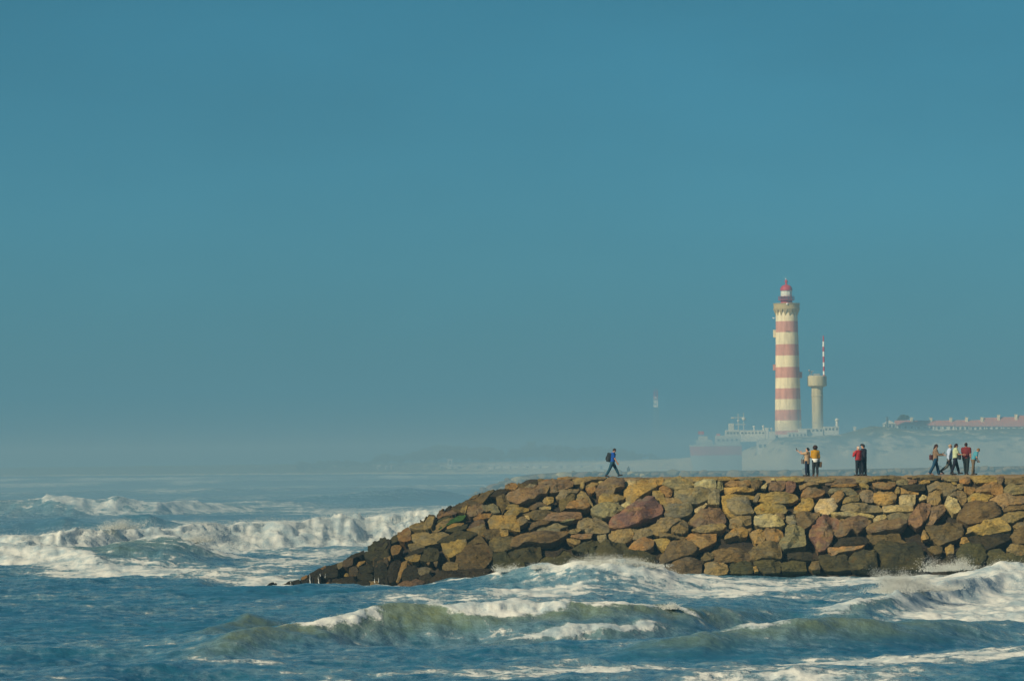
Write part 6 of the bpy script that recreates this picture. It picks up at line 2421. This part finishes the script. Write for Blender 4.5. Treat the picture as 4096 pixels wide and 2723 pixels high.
# 3 woman in mustard
def white_hem(pel, sp, neck0, J, h, g, torso, arm):
    def f(P):
        d = torso(P, g * 1.45)
        d = smin(d, sd_cone(P, pel, pel - np.array([0, 0, .075]) * h, .088 * h, .092 * h), .04 * h)
        z = (P - pel) @ sp
        return np.maximum(np.maximum(d, z - .045 * h), -.075 * h - z)
    return [("shirt_hem", f, pm("white_cotton", (.80, .80, .74)))]


P = person(3262, 1901, yp(3262), 121, 1.75, "woman in mustard cardigan over a white hem, seen from behind", top=((.46, .24, .015), "mustard_wool"), legs=((.018, .024, .030), "charcoal_trousers"), hair=((.035, .02, .022), "afro"),
           arms=((.25, .10, 1.2), (-.05, .16, .35)), legp=((.10, .04), (-.06, .04)), sleeve="long", hem=.575, extra=white_hem, skin=(.30, .16, .10), shoes=(.10, .05, .03))
h = P["h"]
bag_at(P, P["J"]["wr", 1] + np.array([.0, -.03, -.12]) * h, (.08, .10, .16), (.16, .10, .05), "brown handbag hanging beside the woman in mustard", P["J"]["wr", 1] + np.array([0, 0, -.02]) * h, "handbag")

# 4, 5 the couple
P = person(3434, 1903, yp(3434) - .25, 119, 2.25, "white haired man in red jumper with elbow raised", top=((.36, .022, .028), "red_wool"), legs=((.010, .016, .028), "black_trousers"), hair=((.62, .60, .55), "bald"),
           arms=((.15, .62, 2.3, -.55), (.40, .35, 2.3, -.4)), legp=((.05, .02), (-.05, .02)), sleeve="long", hem=.49, bulk=1.18, lean=-.02, head=(.0, .5))
P = person(3456, 1903, yp(3456) + .45, 126, 2.5, "dark jacketed man in a cap standing close behind the red jumper", top=((.035, .035, .055), "dark_jacket"), legs=((.010, .016, .028), "black_trousers"), hair=((.02, .022, .028), "short"),
           arms=((.1, .10, .3), (.1, .12, .2)), legp=((.04, .02), (-.05, .02)), sleeve="long", hem=.47, bulk=1.10, lean=.03, head=(.12, .2))
h, J = P["h"], P["J"]
# his flat cap
hcw = P["world"](P["neck"] + np.array([.045, 0, .155]) * h)
cp = empty("cap", (0, 0, 0))
cp.parent = P["e"]
bpy.data.objects.remove(cp)
mb = MB()
lc = P["Rz"].T @ (hcw - np.array(P["e"].location))
mb.ball(tuple(lc), .115, 12, 1.0, .92, .62)
mb.loft([[(lc[0] + .05 + .11 * math.cos(a), lc[1] + .085 * math.sin(a), lc[2] - .03 + dz) for a in np.linspace(-1.5, 1.5, 9)] for dz in (-.012, .008)])
mb.build("cap", pm("cap_felt", (.025, .03, .035)), P["e"], 60)

# 6 woman with phone
P = person(3742, 1897, yp(3742), 124, 0.12, "woman in taupe jacket and wide jeans walking while reading a phone", top=((.22, .15, .10), "taupe_jacket"), legs=((.008, .055, .115), "wide_jeans"), hair=((.045, .022, .02), "fringe"),
           lean=.03, head=(.28, 0), arms=((.55, .08, 1.15), (.45, .08, 1.05)), legp=((.30, .10), (-.32, .22)), sleeve="long", hem=.435, flare=.014, shoes=(.40, .24, .20))
phone_in(P, 0, "phone held in front of the woman in taupe jacket", .55)
h = P["h"]
bag_at(P, P["pel"] + np.array([-.145, -.03, .045]) * h, (.11, .07, .15), (.10, .035, .04), "maroon shoulder bag behind the woman in taupe jacket", P["neck"] + np.array([-.01, -.06, -.01]) * h, yaw=.3)

# 7 man in pale blue
P = person(3798, 1897, yp(3798) + .55, 126, 0.05, "grey haired man in pale blue shirt striding right", top=((.42, .52, .70), "pale_blue_shirt"), legs=((.10, .105, .095), "grey_trousers"), hair=((.34, .27, .19), "bald"),
           lean=.07, head=(.12, 0), arms=((-.15, .10, .25), (-.30, .10, .25)), legp=((.28, .08), (-.35, .62)), sleeve="long", hem=.48, bulk=1.08, shoes=(.06, .06, .06))
# 8 woman in pale green
P = person(3822, 1897, yp(3822) - .15, 125, 0.1, "dark haired woman in pale green top walking with both arms forward", top=((.46, .52, .32), "pale_green_top"), legs=((.010, .012, .026), "black_leggings"), hair=((.03, .015, .018), "bob"),
           lean=.05, head=(.25, 0), arms=((.40, .08, 1.15), (.48, .08, 1.0)), legp=((.30, .06), (-.26, .12)), sleeve="short", hem=.475, bulk=1.05)
phone_in(P, 1, "phone held level by the woman in pale green", 1.45)
h = P["h"]
bag_at(P, P["pel"] + np.array([.13, -.06, .035]) * h, (.09, .06, .14), (.02, .018, .045), "dark shoulder bag at the pale green woman's hip", P["neck"] + np.array([.01, -.08, -.01]) * h)
# 9 dark red
P = person(3866, 1897, yp(3866), 128, 1.25, "man in dark red polo and black trousers seen from behind, arms hanging", top=((.155, .018, .022), "dark_red_polo"), legs=((.012, .020, .022), "black_cords"), hair=((.03, .016, .02), "short"),
           arms=((.18, .12, .3), (-.05, .14, .2)), legp=((.24, .06), (-.26, .10)), sleeve="short", hem=.485, wide=1.08, skin=(.45, .22, .15))
# 10 striped, bending
ms_, nt_, N_, L_, P_ = new_mat("striped_jersey")
tc_ = N_.new("ShaderNodeTexCoord")
wv = N_.new("ShaderNodeTexWave")
wv.bands_direction = "Z"
wv.inputs["Scale"].default_value = 5.2
wv.inputs["Distortion"].default_value = .6
L_.new(tc_.outputs["Object"], wv.inputs["Vector"])
rp_ = N_.new("ShaderNodeMix")
rp_.data_type = "RGBA"
rp_.inputs["A"].default_value = (.02, .16, .22, 1)
rp_.inputs["B"].default_value = (.10, .36, .46, 1)
L_.new(wv.outputs["Fac"], rp_.inputs["Factor"])
L_.new(rp_.outputs["Result"], P_.inputs["Base Color"])
P_.inputs["Roughness"].default_value = .9
P = person(3894, 1897, yp(3894) - .2, 112, 0.15, "person in striped teal jersey leaning forward, hands at the waist", legs=((.15, .115, .075), "khaki_trousers"), hair=((.20, .11, .045), "short"), stripes=ms_,
           lean=.42, head=(.35, 0), arms=((-.25, .35, .85, -.4), (-.2, .35, .8, -.4)), legp=((.06, .02), (-.10, .05)), sleeve="short", hem=.50, shoes=(.12, .09, .06))
# 11 dim figure on the far breakwater
P = person(2514, 1886, FJY + 4.5, 40, 2.0, "dim hooded figure standing on the far misty breakwater", top=((.05, .05, .055), "hooded_coat"), legs=((.03, .03, .035), "dim_trousers"), hair=((.04, .04, .045), "afro"), sleeve="long", hem=.40, bulk=1.5, wide=1.2)
q = at(2514, 1884, FJY + 4.5)
P["e"].location = (q[0], FJY + 4.5, q[2] - P["h"] * .52)
